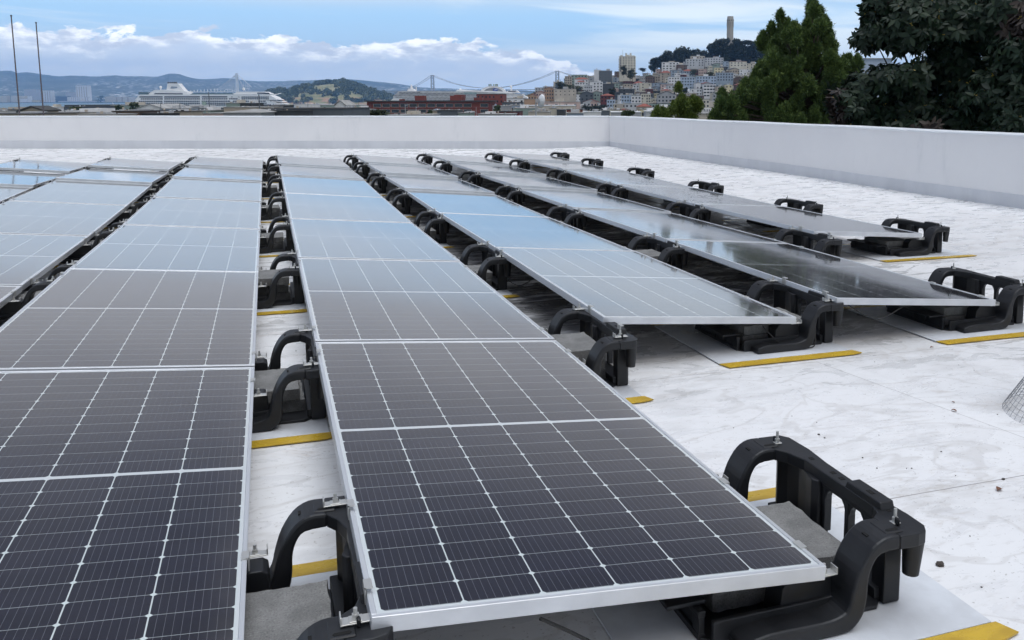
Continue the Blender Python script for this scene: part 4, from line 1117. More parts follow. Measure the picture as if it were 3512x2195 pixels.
V = 1060; s = mpp(V); C2 = 1580
def sy2(py): return bp(1500, py, V).z-zw
org = bp(C2, 350, V); r = empty('cruise_ship', (org.x, org.y, zw), YAW); tag(r, 'very large cruise ship behind the red building with an arched funnel housing', 'cruise ship')
def pr2(par, name, m, poly, y0, y1): return pr(par, name, m, poly, y0, y1, C2, sy2)
pr2(r, 'hull', 'hull', [(1338, 346), (1350, 336), (1362, 330), (1800, 330), (1816, 338), (1818, 372), (1345, 372)], 0, 36)
pr2(r, 'superstructure', 'w_pale grey', [(1350, 336), (1348, 329), (1362, 318), (1368, 311), (1640, 313), (1790, 322), (1800, 331)], 1.2, 34)
pr2(r, 'upper_deck', 'hull', [(1560, 314), (1566, 307), (1584, 306), (1640, 310), (1740, 314), (1760, 320)], 6, 30)
for px0, px1, py in ((1370, 1440, 316), (1372, 1635, 320), (1352, 1635, 326), (1356, 1635, 332), (1380, 1635, 338), (1380, 1635, 343)):
    bw = pr2(r, 'balcony_row', 'shipdark', [(px0, py+1.8), (px0, py-1.4), (px1, py-1.4), (px1, py+1.8)], -.3 if py > 330 else .9, .4 if py > 330 else 1.5)
    mb = MB(); k = px0+2
    while k < px1-2: mb.box(sx(k, C2), -.5 if py > 330 else .7, sy2(py+1.9), sx(k+1.4, C2), .1 if py > 330 else 1.1, sy2(py-1.6)); k += 4.4
    mb.build('dividers', M['hull'], bw)
pr2(r, 'teal_screen', 'teal', [(1590, 322), (1592, 317), (1635, 317), (1635, 322)], .8, 2)
ar = MB(); P = [];
for k in range(13):
    a = math.pi*k/12; P.append((1690-46*math.cos(a)*(1.0), 324-30*math.sin(a)**.8))
Q = [(1690+(x-1690)*.80, 324+(y-324)*.80) for x, y in P]
pr2(r, 'funnel_arch', 'hull', P+Q[::-1], 7, 12)
pr2(r, 'funnel_housing', 'w_grey', Q, 8.5, 26)
em = pr2(r, 'emblem', 'w_light blue', [(1688, 309), (1693, 302), (1703, 301), (1708, 306), (1704, 311), (1692, 311)], 8.2, 8.6)
em.data.materials[0] = mat('blue funnel mark', (.05, .10, .42), .5)
for a, b_ in (((1694, 308), (1706, 305)), ((1696, 305), (1704, 303.5))): MB().tube([(sx(a[0], C2), 8.0, sy2(a[1])), (sx(b_[0], C2), 8.0, sy2(b_[1]))], .22, 5).build('emblem_wave', M['hull'], em)
for px in (1674, 1680, 1690, 1697, 1702): MB().box(sx(px-2, C2), 14, sy2(296), sx(px+1.5, C2), 18, sy2(287)).build('exhaust_pipe', M['w_green-grey'], r)
pr2(r, 'bridge_deck', 'hull', [(1735, 318), (1738, 311), (1770, 309), (1780, 318)], 8, 28)
pr2(r, 'bridge_windows', 'shipdark', [(1742, 314), (1742, 311), (1768, 311), (1768, 314)], 7.7, 8)
MB().tube([(sx(1751, C2), 14, sy2(312)), (sx(1751, C2), 14, sy2(299))], [1.2, .6], 6).build('mast', M['hull'], r)
do = bpy.data.objects.new('radar_dome', me); COL.objects.link(do); do.parent = r; do.location = (sx(1750, C2), 14, sy2(296)); do.scale = (.7, .7, .7)
pr2(r, 'stern_tower', 'hull', [(1390, 312), (1395, 304), (1402, 302), (1404, 289), (1406, 302), (1413, 304), (1420, 312)], 12, 20)
MB().box(sx(1424, C2), 6, sy2(312), sx(1427, C2), 8, sy2(297)).build('flagstaff', M['hull'], r)
do = bpy.data.objects.new('radar_dome', me); COL.objects.link(do); do.parent = r; do.location = (sx(1574, C2), 14, sy2(307)); do.scale = (.8, .8, .8)

# grey vessel at the dock before the ship
V = 520; s = mpp(V); org = bp(690, 362, V); r = empty('harbour_vessel', (org.x, org.y, WATER_Z+4), YAW); tag(r, 'grey superstructure of a vessel with a squat mast below the cruise ship', 'ship')
b0 = bp(690, 395, V).z-(WATER_Z+4)
h = lambda py: bp(690, py, V).z-(WATER_Z+4)
MB().prism([(-24*s, b0-3), (-20*s, h(366)), (-9*s, h(364)), (-8*s, h(358)), (10*s, h(358)), (12*s, h(366)), (24*s, h(368)), (26*s, b0-3)], 0, 9, 'y').build('superstructure', M['w_green-grey'], r)
MB().box(-3.5*s, 3, h(358), 3.5*s, 6, h(346)).build('mast', M['w_green-grey'], r)
MB().box(-22*s, -.2, h(374), -2*s, 0, h(372)).build('bridge_windows', M['roof_white'], r)

# sailing boat
V = 3300; s = mpp(V); p = bp(387, 356, V); r = empty('sailing_boat', (p.x, p.y, WATER_Z), YAW); tag(r, 'small white sailing boat on the bay left of the cruise ship', 'sailing boat')
MB().prism([(-6, 2.2), (7, 2.4), (5, 0), (-5, 0)], -1.5, 1.5, 'y').build('hull', M['hull'], r)
MB().prism([(0, 3), (7.5, 3.4), (.6, 19)], -.1, .1, 'y').build('mainsail', M['hull'], r); MB().prism([(-.6, 3), (-5, 3), (-.4, 15)], -.1, .1, 'y').build('jib', M['hull'], r)
MB().tube([(0, 0, 2), (0, 0, 20)], .15, 6).build('mast', M['w_grey'], r)

# ------------------------------------------------------------------ bridges
M['bridge'] = mat('aluminium bridge paint', (.42, .44, .47), .6); M['bridgewhite'] = mat('white bridge paint', (.80, .80, .78), .5)
pA, pT1, pT2, pB = (1285, 319, 5300), (1483.5, 257, 4900), (1912, 243, 4150), (2060, 300, 3900)
def bz(t): return bp(t[0], t[1], t[2])
A_ = bz(pA); T1 = bz(pT1); T2 = bz(pT2)
dirb = (Vector((T2.x, T2.y, 0))-Vector((T1.x, T1.y, 0))).normalized(); nrm = Vector((dirb.y, -dirb.x, 0))
r = empty('suspension_bridge', (T1.x, T1.y, WATER_Z)); tag(r, 'double-deck suspension bridge with two braced grey towers behind the ships and the hill', 'bridge')
O_ = Vector((T1.x, T1.y, WATER_Z))
zd = bp(1750, 312, 4430).z; 
def tower(T):
    c = Vector((T.x, T.y, 0))-Vector((O_.x, O_.y, 0)); h = T.z-WATER_Z
    mb = MB(); legs = []
    for sgn in (-1, 1):
        q = c+nrm*sgn*8.6
        mb.tube([tuple(q), tuple(q+Vector((0, 0, h)))], [4.2, 2.9], 4)
    tw = mb.build('tower', M['bridge'], r)
    br = MB(); k0 = zd-WATER_Z; st = (h-k0)/3
    for i in range(3):
        z0 = k0+i*st; z1 = z0+st
        a, b_ = c-nrm*8.6, c+nrm*8.6
        for (u, v, za, zb_) in ((a, b_, z0, z1), (b_, a, z0, z1)): br.tube([(u.x, u.y, za), (v.x, v.y, zb_)], 1.3, 4)
        br.tube([(a.x, a.y, z1), (b_.x, b_.y, z1)], 1.6, 4)
    br.build('cross_bracing', M['bridge'], tw)
tower(T1); tower(T2)
def cable(P0, P1, sag, name='main_cable'):
    for sgn in (-1, 1):
        pts = []
        for i in range(25):
            t = i/24; p = P0.lerp(P1, t); p = Vector((p.x, p.y, p.z-4*sag*t*(1-t)))+nrm*sgn*8.6-O_
            pts.append(tuple(p))
        MB().tube(pts, 1.15, 5).build(name, M['bridge'], r)
half = (Vector((T2.x, T2.y, 0))-Vector((T1.x, T1.y, 0))).length
mz = zd+16
cable(T1, T2, (T1.z+T2.z)/2-mz)
e0 = Vector((A_.x, A_.y, zd+2)); cable(T1, e0, 38)
E1 = T2+dirb*half*.55; cable(T2, Vector((E1.x, E1.y, zd+30)), 20)
for dz_, nm in ((0, 'lower_deck'), (8.5, 'upper_deck')):
    mb = MB(); a = Vector((A_.x, A_.y, 0)); b_ = E1.copy(); b_.z = 0
    P = [a-nrm*10, a+nrm*10, b_+nrm*10, b_-nrm*10]
    for z in (zd-WATER_Z-4+dz_, zd-WATER_Z-1.2+dz_):
        for q in P: mb.v.append((q.x-O_.x, q.y-O_.y, z))
    for f in ((0, 1, 2, 3), (4, 7, 6, 5), (0, 4, 5, 1), (1, 5, 6, 2), (2, 6, 7, 3), (3, 7, 4, 0)): mb.face(list(f))
    mb.build(nm, M['bridge'], r)
for k in range(3):
    q = Vector((A_.x, A_.y, 0)).lerp(Vector((T1.x, T1.y, 0)), .1+.28*k)-Vector((O_.x, O_.y, 0)); MB().box(q.x-3, q.y-3, 0, q.x+3, q.y+3, zd-WATER_Z-4).build('pier', M['bridge'], r)

Tp = bp(812, 249, 6200); r = empty('cable_bridge', (Tp.x, Tp.y, WATER_Z), YAW); tag(r, 'white single-tower bridge with fanned cables behind the cruise ship', 'bridge')
s = mpp(6200); zt = Tp.z-WATER_Z; yd = bp(812, 312, 6200).z-WATER_Z
MB().prism([(-9, 0), (-7, zt), (7, zt), (9, 0)], -6, 6, 'y').build('tower', M['bridgewhite'], r)
MB().box(-180*s, -12, yd-5, 100*s, 12, yd).build('deck', M['bridgewhite'], r)
for k in range(9):
    x = -(10+k*8.5)*s; MB().tube([(0, -3, zt*.97), (x, -3, yd)], .9, 4).build('hanger', M['bridgewhite'], r)
MB().tube([(0, 3, zt*.98), (48*s, 3, yd+30)], 2.2, 5).build('main_cable', M['bridgewhite'], r); MB().tube([(0, -3, zt*.98), (28*s, -3, yd)], 1.6, 5).build('main_cable', M['bridgewhite'], r)
for k in range(7): x = (4+k*6.3)*s; z1 = zt*.98+(yd+30-zt*.98)*x/(48*s); MB().tube([(x, 0, z1), (x*.9, 0, yd)], .7, 4).build('hanger', M['bridgewhite'], r)
for k in range(12): x = (-160+k*11.5)*s; MB().box(x-1.2, -4, yd, x+1.2, 4, yd+(5+(k*37 % 9))*1.6).build('light_post', M['bridgewhite'], r)
for k in range(14): x = (-175+k*20)*s; MB().box(x-5, -5, 0, x+5, 5, yd-5).build('pier', M['bridgewhite'], r)

# ------------------------------------------------------------------ wooded island
ISL = [(840, 352), (900, 340), (922, 316), (945, 310), (968, 308), (980, 312), (1010, 304), (1040, 294), (1065, 288), (1090, 288), (1120, 284), (1150, 284), (1178, 281), (1210, 288), (1240, 299), (1270, 308), (1300, 316), (1330, 326), (1360, 340), (1400, 353)]
def m_isl(N, b):
    co = N.coord(); x, y, z = N.sep(co); n = N.noise(co, .012, 6, .65); n2 = N.noise(N.scl(co, (1, 1, 2.5)), .02, 5, .6)
    c = N.mix(N.ss(n, .42, .58), (.17, .18, .08), (.27, .25, .13))
    cl = N.mul(N.ss(z, 16, 2), N.ss(n2, .44, .54)); c = N.mix(cl, c, (.34, .21, .12))
    c = N.mix(N.mul(N.ss(n2, .60, .66), N.ss(z, 20, 50)), c, (.38, .32, .22))
    N.put(b.inputs['Base Color'], c)
M['island'] = mat('island slopes', (.1, .1, .05), .95, fn=m_isl)
cols = [836+8*i for i in range(72)]; mb = MB(); ir = random.Random(4); NJ = 12
for j in range(NJ):
    q = j/(NJ-1); V = 4200+900*q; rise = math.sin(math.pi/2*min(1, q/.75))**.75
    for px in cols:
        pw = 361; yt = interp(ISL, px); py = pw+(yt-pw)*rise
        if q > .78: py = pw+(yt-pw)*(1-(q-.78)*2.5)
        p = bp(px, py+ir.uniform(-1, 1)*(1.0 if 0 < q < .8 else 0), V); p.z = max(p.z, WATER_Z-3)
        if j == 0: p.z = WATER_Z-3
        mb.v.append(tuple(p))
n = len(cols)
for j in range(NJ-1):
    for i in range(n-1): a = j*n+i; mb.face([a, a+1, a+n+1, a+n])
o = mb.build('island', M['island'], recalc=False); tag(o, kind='structure')
# woods: one mass on the island (nobody could count them) built of leaf clumps
rs = np.random.RandomState(6); P = []
def isl_pt(px, f):
    q = f*.75; V = 4200+900*q; rise = math.sin(math.pi/2*f)**.75; yt = interp(ISL, px); return bp(px, 361+(yt-361)*rise, V)
for (a, b_, f0, f1, cnt_) in ((905, 975, .35, 1.0, 60), (960, 1020, .3, .75, 40), (1035, 1075, .45, .7, 24), (1080, 1160, .75, 1.0, 60), (1150, 1250, .55, 1.0, 110), (1170, 1360, .3, .95, 150), (900, 1000, .1, .4, 40), (1000, 1200, .2, .4, 40), (900, 1360, .03, .14, 40), (1240, 1370, .1, .5, 45), (1000, 1060, .7, 1.0, 14)):
    for _ in range(cnt_):
        c = isl_pt(rs.uniform(a, b_), rs.uniform(f0, f1)); R1 = rs.uniform(9, 17)
        d = unit(rs.randn(70, 3))*np.array([R1, R1, R1*.9])*rs.rand(70, 1)**.4
        P.append(np.array(c)+np.array([0, 0, R1*.5])+d)
P = np.vstack(P); n = len(P); a = unit(rs.randn(n, 3)); b_ = unit(np.cross(a, rs.randn(n, 3))); sz = rs.uniform(2.2, 4.5, (n, 1))
Vv = np.stack([P-a*sz, P+b_*sz, P+a*sz, P-b_*sz], 1).reshape(-1, 3)
o = np_mesh('island_woods', Vv, np.arange(n*4).reshape(-1, 4), [leaf_mat('island woods foliage', (.075, .095, .045), (.13, .145, .07), .8, scale=.02)]); tag(o, 'grey-green woods covering the island slopes', 'woods', kind='stuff')
p = isl_pt(1178, .98); clump_tree('tree', 'single tall tree standing on the top of the island', 'tree', (p.x, p.y, p.z-2), [((p.x, p.y, p.z+14), (11, 11, 12))], 260, 3.2, M['leafC'], 3, trunk_r=1.5)
for (px, f, w_, h_, lab) in ((1090, .99, 30, 9, 'white low building on the top left of the island'), (1158, .93, 26, 8, 'white building beside the tall tree on the island'), (1230, .62, 14, 8, 'small white house on the right island slope')):
    p = isl_pt(px, f); r = empty('island_building', (p.x, p.y, p.z-3), YAW); tag(r, lab, 'building'); MB().box(-w_/2, -6, 0, w_/2, 6, h_).build('wall', M['w_white'], r); MB().box(-w_/2-1, -7, h_, w_/2+1, 7, h_+1.2).build('roof', M['roof_white'], r)

# ------------------------------------------------------------------ buildings on the far shore
FG = 'bright buildings on the far shore'
def fb(px0, px1, y0, y1, V, wall, label, ribs=0, cat='building'):
    a = bp((px0+px1)/2, 350, V); s = mpp(V); w_ = (px1-px0)*s; r = empty('shore_building', (a.x, a.y, WATER_Z+3.5), YAW); tag(r, label, cat, FG)
    h = bp((px0+px1)/2, y0, V).z-WATER_Z-3.5
    MB().box(-w_/2, 0, 0, w_/2, w_*.5+10, h).build('wall', M['bridgewhite'] if wall == 'white' else M['w_'+wall], r)  # whiter coat stands in for sunlight on the far shore
    MB().box(-w_*.48, 1, h, w_*.48, w_*.4+8, h+2.5).build('roof', M['w_grey'], r)
    for k in range(ribs): x = -w_/2+w_*(k+.5)/ribs; MB().box(x-w_/ribs*.13, -1.2, 2, x+w_/ribs*.13, .5, h*.94).build('window_strip', M['w_tan'], r)
fb(146, 178, 308, 335, 8450, 'white', 'bright white slab tower, the left and lower of the two on the far shore', 4, 'tower block')
fb(264, 304, 291, 332, 8450, 'white', 'tallest bright white slab tower on the far shore', 5, 'tower block')
fb(232, 276, 331, 344, 8400, 'white', 'white ribbed block at the foot of the tallest shore tower', 7)
fb(291, 306, 331, 344, 8400, 'white', 'small white block right below the tallest shore tower', 2)
fb(192, 232, 328, 344, 8420, 'slate', 'dark hall with a white top between the shore towers')
fb(228, 264, 314, 334, 8700, 'pale grey', 'pale distant block behind the ribbed block')
fb(0, 26, 326, 336, 8450, 'cream', 'cream shed at the far left of the shore')
fb(40, 84, 326, 338, 8450, 'cream', 'large cream shed beyond the left bare pole')
fb(96, 107, 327, 343, 8420, 'white', 'small bright white block between the bare poles')
fb(70, 90, 336, 345, 8400, 'white', 'low white twin-domed hall beyond the left bare pole')
fb(110, 130, 341, 346, 8400, 'yellow', 'low yellowish building at the water between the bare poles')
fb(86, 127, 304, 309, 9200, 'pale grey', 'long pale building on the lower hillside between the poles')
fb(362, 395, 329, 338, 8430, 'cream', 'cream hangar left of the cruise ship stern')
fb(392, 450, 330, 345, 8420, 'cream', 'large cream hangar right behind the cruise ship stern', 3)
fb(200, 330, 344.5, 348, 8390, 'pale grey', 'long low quay buildings at the far waterline')
fb(-40, 120, 340, 347, 8500, 'tan', 'long brown quay at the far left waterline')
def shrub(px, py, V, w_, h_, label, seed, m='leafC', nl=500): htree(px, py, V, w_, h_, label, m, nl=nl, group='trees along the waterfront', seed=seed, size=None)
htree(346, 324, 8350, 30, 22, 'dark tree clump on the far shore left of the ship', 'leafC', nl=400, group='trees along the waterfront', seed=90)
for j, (px, py, V, w_, h_, lab) in enumerate(((262, 363, 330, 38, 18, 'dark round tree above the long tan building'), (406, 356, 560, 30, 16, 'dark tree left of the ship stern'), (461, 350, 560, 34, 24, 'dark tree directly below the ship stern'), (112, 366, 300, 10, 8, 'small tuft-like tree on the tan gabled house'),
                                      (1195, 378, 250, 46, 24, 'green bushes left of the red building'), (1240, 380, 230, 40, 22, 'green bush at the left corner of the red building'), (1292, 381, 180, 76, 20, 'yellow-green round hedge before the red building'), (1706, 360, 420, 26, 22, 'dark tree just right of the red building'), (1480, 378, 260, 30, 20, 'bare grey shrub before the middle of the red building'), (2150, 382, 240, 50, 16, 'brown bare shrub at the foot of the hill')), 1):
    htree(px, py, V, w_, h_, lab, 'leafB' if j in (7,) else 'leafC', nl=700, group='trees along the waterfront', seed=100+j)
cb(1484, 1500+8, 379, 210, 8, 'tan', label='tan rooftop wall before the middle of the red building', extra=False)
cb(1500, 1570, 379, 200, 8, 'slate', label='slate hood-shaped roof structure before the red building', roofm='roof_dark', extra=False)
cb(1572, 1612, 388, 200, 8, 'green-grey', label='small grey-green rooftop units before the red building')
cb(1330, 1480, 394, 150, 8, 'grey', label='grey low roof edge below the red building', extra=False)
cb(1640, 1760, 392, 170, 8, 'grey', label='grey low roof edge right of the red building', extra=False)
# building behind the big tree
building(2925, 3060, 203, 90, 10, 18, 'light blue', cols=3, floors=3, label='light blue clapboard building glimpsed between the conifer and the broadleaf tree', cat='building', name='building', roofm='roof_grey', group=None, extra=False)

# ------------------------------------------------------------------ trees beside the roof
def green(name, stops, rough=.55, scale=3.0):
    def fn(N, b):
        g = N.n.new('ShaderNodeNewGeometry'); n = N.noise(N.coord(), scale, 3, .6)
        v = N.add(N.mul(g.outputs['Random Per Island'], .6), N.mul(n, .5))
        c = N.mix(N.ss(v, .2, .55), stops[0], stops[1]); c = N.mix(N.ss(v, .62, .95), c, stops[2])
        N.put(b.inputs['Base Color'], c)
    return mat(name, stops[0], rough, spec=.3, fn=fn)
M['conifer'] = green('conifer needles', ((.032, .062, .021), (.084, .138, .040), (.20, .27, .062)), .6)
M['pine'] = green('young pine needles', ((.05, .08, .02), (.11, .16, .032), (.20, .26, .05)), .6)
M['broad'] = green('dark broad leaves', ((.005, .014, .007), (.009, .024, .011), (.016, .032, .013)), .55)
M['broadred'] = green('reddish brown leaves', ((.020, .015, .014), (.032, .023, .020), (.045, .034, .024)), .55)
M['barkdark'] = mat('bark with crown shade', (.022, .018, .015), .85)  # bark painted dark so the limbs sink into the crown's shade
M['bloom'] = mat('yellow buds', (.35, .26, .05), .6)
def sprays(P, D, L, Wd, rs, nb=6, spread=.5):
    """fans of thin blades at points P pointing along D"""
    n = len(P); Vs = []
    for k in range(nb):
        d = unit(D+rs.randn(n, 3)*spread); side = unit(np.cross(d, rs.randn(n, 3)))
        l = L*(.6+.8*rs.rand(n, 1)); w_ = Wd*(.7+.6*rs.rand(n, 1))
        q = P+rs.randn(n, 3)*L*.25
        Vs.append(np.stack([q, q+d*l*.55+side*w_, q+d*l, q+d*l*.55-side*w_], 1))
    V = np.concatenate(Vs, 0).reshape(-1, 3)
    return V, np.arange(len(V)).reshape(-1, 4)
def plume_tree(name, label, V, plumes, dens, L, Wd, m, seed, group, gz=-9.5, trunk_r=.16, depth=.9):
    rs = np.random.RandomState(seed); s = mpp(V)
    cx = sum(p[0] for p in plumes)/len(plumes); base = bp(cx, 420, V); base.z = gz
    r = empty(name, base); tag(r, label, 'tree', group); B = np.array(base)
    tb = MB(); topp = min(p[1]-p[3] for p in plumes); tx = min(plumes, key=lambda p: p[1]-p[3])[0]
    top = bp(tx, topp+12, V)-base
    tb.tube([(0, 0, -.3), (top.x*.5, top.y*.5, top.z*.5), tuple(top*.8), tuple(top)], [trunk_r, trunk_r*.7, trunk_r*.35, .01], 7)
    Ps = []; Ds = []
    sub_ = []
    for (px, py, rx, ry) in plumes:
        k = max(2, int(rx*ry/300))
        for _ in range(k):
            a = rs.uniform(0, 2*np.pi); q = rs.rand()**.5*1.12; hh_ = rs.uniform(.75, 1.5)
            sub_.append((px+rx*q*np.cos(a)*.95, py+ry*q*np.sin(a)*.95, rs.uniform(8, 15)*hh_*(.7 if rx < 20 else 1), rs.uniform(15, 26)*hh_*(.7 if rx < 20 else 1)))
    plumes = sub_
    for (px, py, rx, ry) in plumes:
        c = bp(px, py, V+rs.uniform(-depth, depth)*1.0); R = np.array([rx*s, rx*s*1.2, ry*s])
        n = int(dens*(rx*ry)**.85)
        d = unit(rs.randn(n, 3)); rr = rs.rand(n, 1)**.33
        # taper to a point at the top: plume shape
        z = d[:, 2:3]*rr; tap = np.clip(1.0-np.maximum(z, 0)*.75, .15, 1)*(1+.22*np.sin(6*np.arctan2(d[:, 1:2], d[:, 0:1])+5*z+seed))
        off = np.concatenate([d[:, :2]*rr*tap, z], 1)*R
        # rotate the across/along axes to the camera bearing frame
        off = np.stack([off[:, 0]*RT.x+off[:, 1]*FW.x, off[:, 0]*RT.y+off[:, 1]*FW.y, off[:, 2]], 1)
        Ps.append(np.array(c)+off-B); dd = off/np.maximum(R.max(), .01); Ds.append(unit(dd)*.9+np.array([0, 0, .75]))
        q = c-base; st = Vector((top.x*.5, top.y*.5, min(q.z-ry*s*1.2, top.z*.75)))
        tb.tube([tuple(st), tuple(st.lerp(q, .6)), tuple(q+Vector((0, 0, ry*s*.8)))], [trunk_r*.4, trunk_r*.2, .008], 5)
    tb.build('trunk', M['bark'], r)
    P = np.vstack(Ps); D = unit(np.vstack(Ds)); Vx, F = sprays(P, D, L, Wd, rs)
    np_mesh('crown', Vx, F, [m], None, r)
    return r
pr_ = random.Random(12)
pl = [(2790, 20, 22, 60), (2792, -30, 14, 50), (2786, 90, 34, 70), (2800, 150, 50, 80), (2690, 70, 14, 42), (2694, 120, 22, 44), (2710, 150, 34, 50), (2664, 175, 30, 50), (2640, 160, 24, 46), (2650, 215, 46, 56), (2740, 190, 60, 80),
      (2838, 120, 22, 60), (2850, 180, 40, 66), (2876, 225, 40, 56), (2905, 240, 34, 56), (2925, 235, 20, 50), (2700, 260, 70, 80), (2790, 250, 80, 90), (2640, 290, 50, 66), (2620, 260, 28, 50), (2870, 300, 70, 80), (2935, 300, 50, 66),
      (2600, 345, 60, 60), (2680, 350, 80, 70), (2780, 350, 90, 80), (2560, 360, 50, 56), (2520, 375, 46, 50), (2490, 350, 30, 46), (2500, 395, 46, 40), (2465, 385, 26, 36), (2455, 412, 24, 24), (2580, 405, 70, 44), (2680, 410, 80, 46),
      (2780, 415, 90, 50), (2870, 390, 80, 70), (2950, 400, 60, 60), (2535, 330, 22, 40), (2590, 300, 24, 40), (2820, 60, 12, 30), (2655, 110, 10, 30), (2960, 345, 40, 60)]
plume_tree('conifer', 'tall feathery green conifer with two pointed tops right of the tower', 27, pl, 3.0, .105, .0105, M['conifer'], 2, 'evergreens beyond the right parapet', depth=1.3)
plume_tree('young_pine', 'bushy young bright green pine in front of the hillside houses', 29, [(2336, 322, 12, 34), (2345, 352, 20, 34), (2384, 350, 15, 18), (2312, 372, 18, 22), (2368, 385, 20, 20), (2335, 400, 26, 18), (2352, 378, 20, 24), (2396, 358, 8, 12)], 3.2, .10, .010, M['pine'], 5, 'evergreens beyond the right parapet', trunk_r=.1, depth=.5)
plume_tree('young_pine', 'smallest round young pine just above the parapet left of the others', 30, [(2262, 384, 12, 20), (2272, 394, 16, 16), (2252, 402, 10, 12), (2285, 402, 10, 10)], 3.2, .10, .010, M['pine'], 9, 'evergreens beyond the right parapet', trunk_r=.08, depth=.4)

def broad_tree(label, V, blobs, nros, leaf, seed, gz=-9.5):
    rs = np.random.RandomState(seed); s = mpp(V)
    base = bp(3330, 420, 16.8); base.z = gz; r = empty('broadleaf_tree', base); tag(r, label, 'tree', None); B = np.array(base)
    tb = MB(); fork = Vector((0, 0, 8.4)); tb.tube([(0, 0, -.3), (.1, 0, 4.5), tuple(fork)], [.28, .22, .18], 9)
    tot = sum(b[2]*b[3] for b in blobs); C = []; A = []
    for (px, py, rx, ry) in blobs:
        c = bp(px, py, 16.6-(px-2900)/650*2.2+rs.uniform(-.1, 1.3)); R = np.array([rx*s, .95, ry*s]); n = int(nros*rx*ry/tot)
        d = unit(rs.randn(n, 3)); rr = rs.rand(n, 1)**.36; lump = 1+.16*np.sin(d[:, :1]*8+seed)+.12*np.sin(d[:, 2:]*11)
        off = d*rr*lump*R; off = np.stack([off[:, 0]*RT.x+off[:, 1]*FW.x, off[:, 0]*RT.y+off[:, 1]*FW.y, off[:, 2]], 1)
        C.append(np.array(c)+off-B); A.append(unit(off/R.max()+np.array([0, 0, .25])+rs.randn(n, 3)*.25))
        q = c-base; tb.tube([tuple(fork-Vector((0, 0, .6))), tuple(fork.lerp(q, .5)-Vector((0, 0, .1))), tuple(q)], [.06, .03, .008], 6)
    tb.build('trunk', M['barkdark'], r)
    C = np.vstack(C); A = np.vstack(A); n = len(C); nl = 8
    red = (np.sin(C[:, 0]*1.9+C[:, 2]*2.3+1.0)+np.sin(C[:, 1]*2.7+C[:, 2]*1.1)) > 1.5
    u = unit(np.cross(A, np.array([.3, .2, 1.0]))); w_ = np.cross(A, u)
    Vl, Fm = [], []
    for k in range(nl):
        th = 2*np.pi*k/nl+rs.rand(n, 1)*.8; tilt = rs.uniform(-.25, .6, (n, 1))
        d = unit(u*np.cos(th)+w_*np.sin(th)+A*tilt); d = unit(d+np.array([0, 0, -1])*rs.uniform(.1, .9, (n, 1)))
        side = unit(np.cross(d, A)+rs.randn(n, 3)*.25); up = np.cross(side, d); l = leaf*(.6+.75*rs.rand(n, 1)); wd = l*rs.uniform(.17, .25, (n, 1))
        b0 = C+d*leaf*.05; f_ = rs.uniform(.0, .16, (n, 1))
        def pt(t, sgn, lift=0.0): return b0+d*l*t+side*wd*sgn-up*l*(t*t*f_)+up*l*lift*abs(sgn)
        Vl.append(np.stack([pt(0, 0), pt(.3, -.82, .05), pt(.62, -.85, .05), pt(1.0, 0), pt(.62, .85, .05), pt(.3, .82, .05), pt(.5, 0)], 1)); Fm.append(red)
    Vx = np.concatenate(Vl, 0).reshape(-1, 3); m2 = len(Vx)//7; b = np.arange(m2)*7
    F = np.stack([np.stack([b, b+1, b+2, b+6], 1), np.stack([b+6, b+2, b+3, b+4], 1), np.stack([b, b+6, b+4, b+5], 1)], 1).reshape(-1, 4)
    mi = np.repeat(np.concatenate(Fm).astype(int), 3)
    np_mesh('crown', Vx, F, [M['broad'], M['broadred']], mi, r)
    sel = C[::9]+A[::9]*.02; Vb, Fb = sprays(sel, A[::9], .035, .009, rs, 4, .5); np_mesh('flower_buds', Vb, Fb, [M['bloom']], None, r)
    return r
broad_tree('big dark broadleaf tree with long drooping leaves overhanging the right parapet', 13.5,
           [(3180, -60, 230, 110), (3040, 20, 80, 80), (2995, 125, 80, 58), (3110, 90, 120, 100), (3250, 80, 150, 120), (3440, 60, 190, 150), (3570, 200, 180, 220), (3270, 240, 150, 100), (3080, 265, 100, 62), (2960, 300, 70, 60),
            (2900, 345, 62, 60), (2965, 395, 100, 56), (3110, 370, 120, 80), (3290, 390, 150, 90), (3440, 330, 160, 130), (3560, 410, 150, 90), (3120, 440, 120, 40), (2905, 410, 60, 36)], 6500, .155, 4)

# ------------------------------------------------------------------ small things on the roof
# rolled wire mesh at the right edge
M['wire'] = mat('galvanised wire', (.30, .31, .33), .45, metal=.6)
r = empty('wire_mesh_roll', (2.88, .93, zroof(2.88, .93))); tag(r, 'upright roll of galvanised square wire mesh at the right edge of the picture', 'wire mesh')
mb = MB(); R0, H_ = .17, .62; nth = 56; hh = .0127
def wr(th, z): k = 1+.75*max(0, .22-z)/.22*(1 if math.cos(th-2.6) > .2 else .25); return (R0*k*math.cos(th), R0*k*math.sin(th), z)
for i in range(nth):
    th = 2*math.pi*i/nth; mb.tube([wr(th, z) for z in (0, .06, .12, .2, .3, H_)], .0011, 3, False)
nz = int(H_/.019)
for j in range(nz+1): mb.tube([wr(2*math.pi*k/28, .019*j+.002) for k in range(29)], .0011, 3, False)
mb.build('mesh', M['wire'], r, recalc=False)
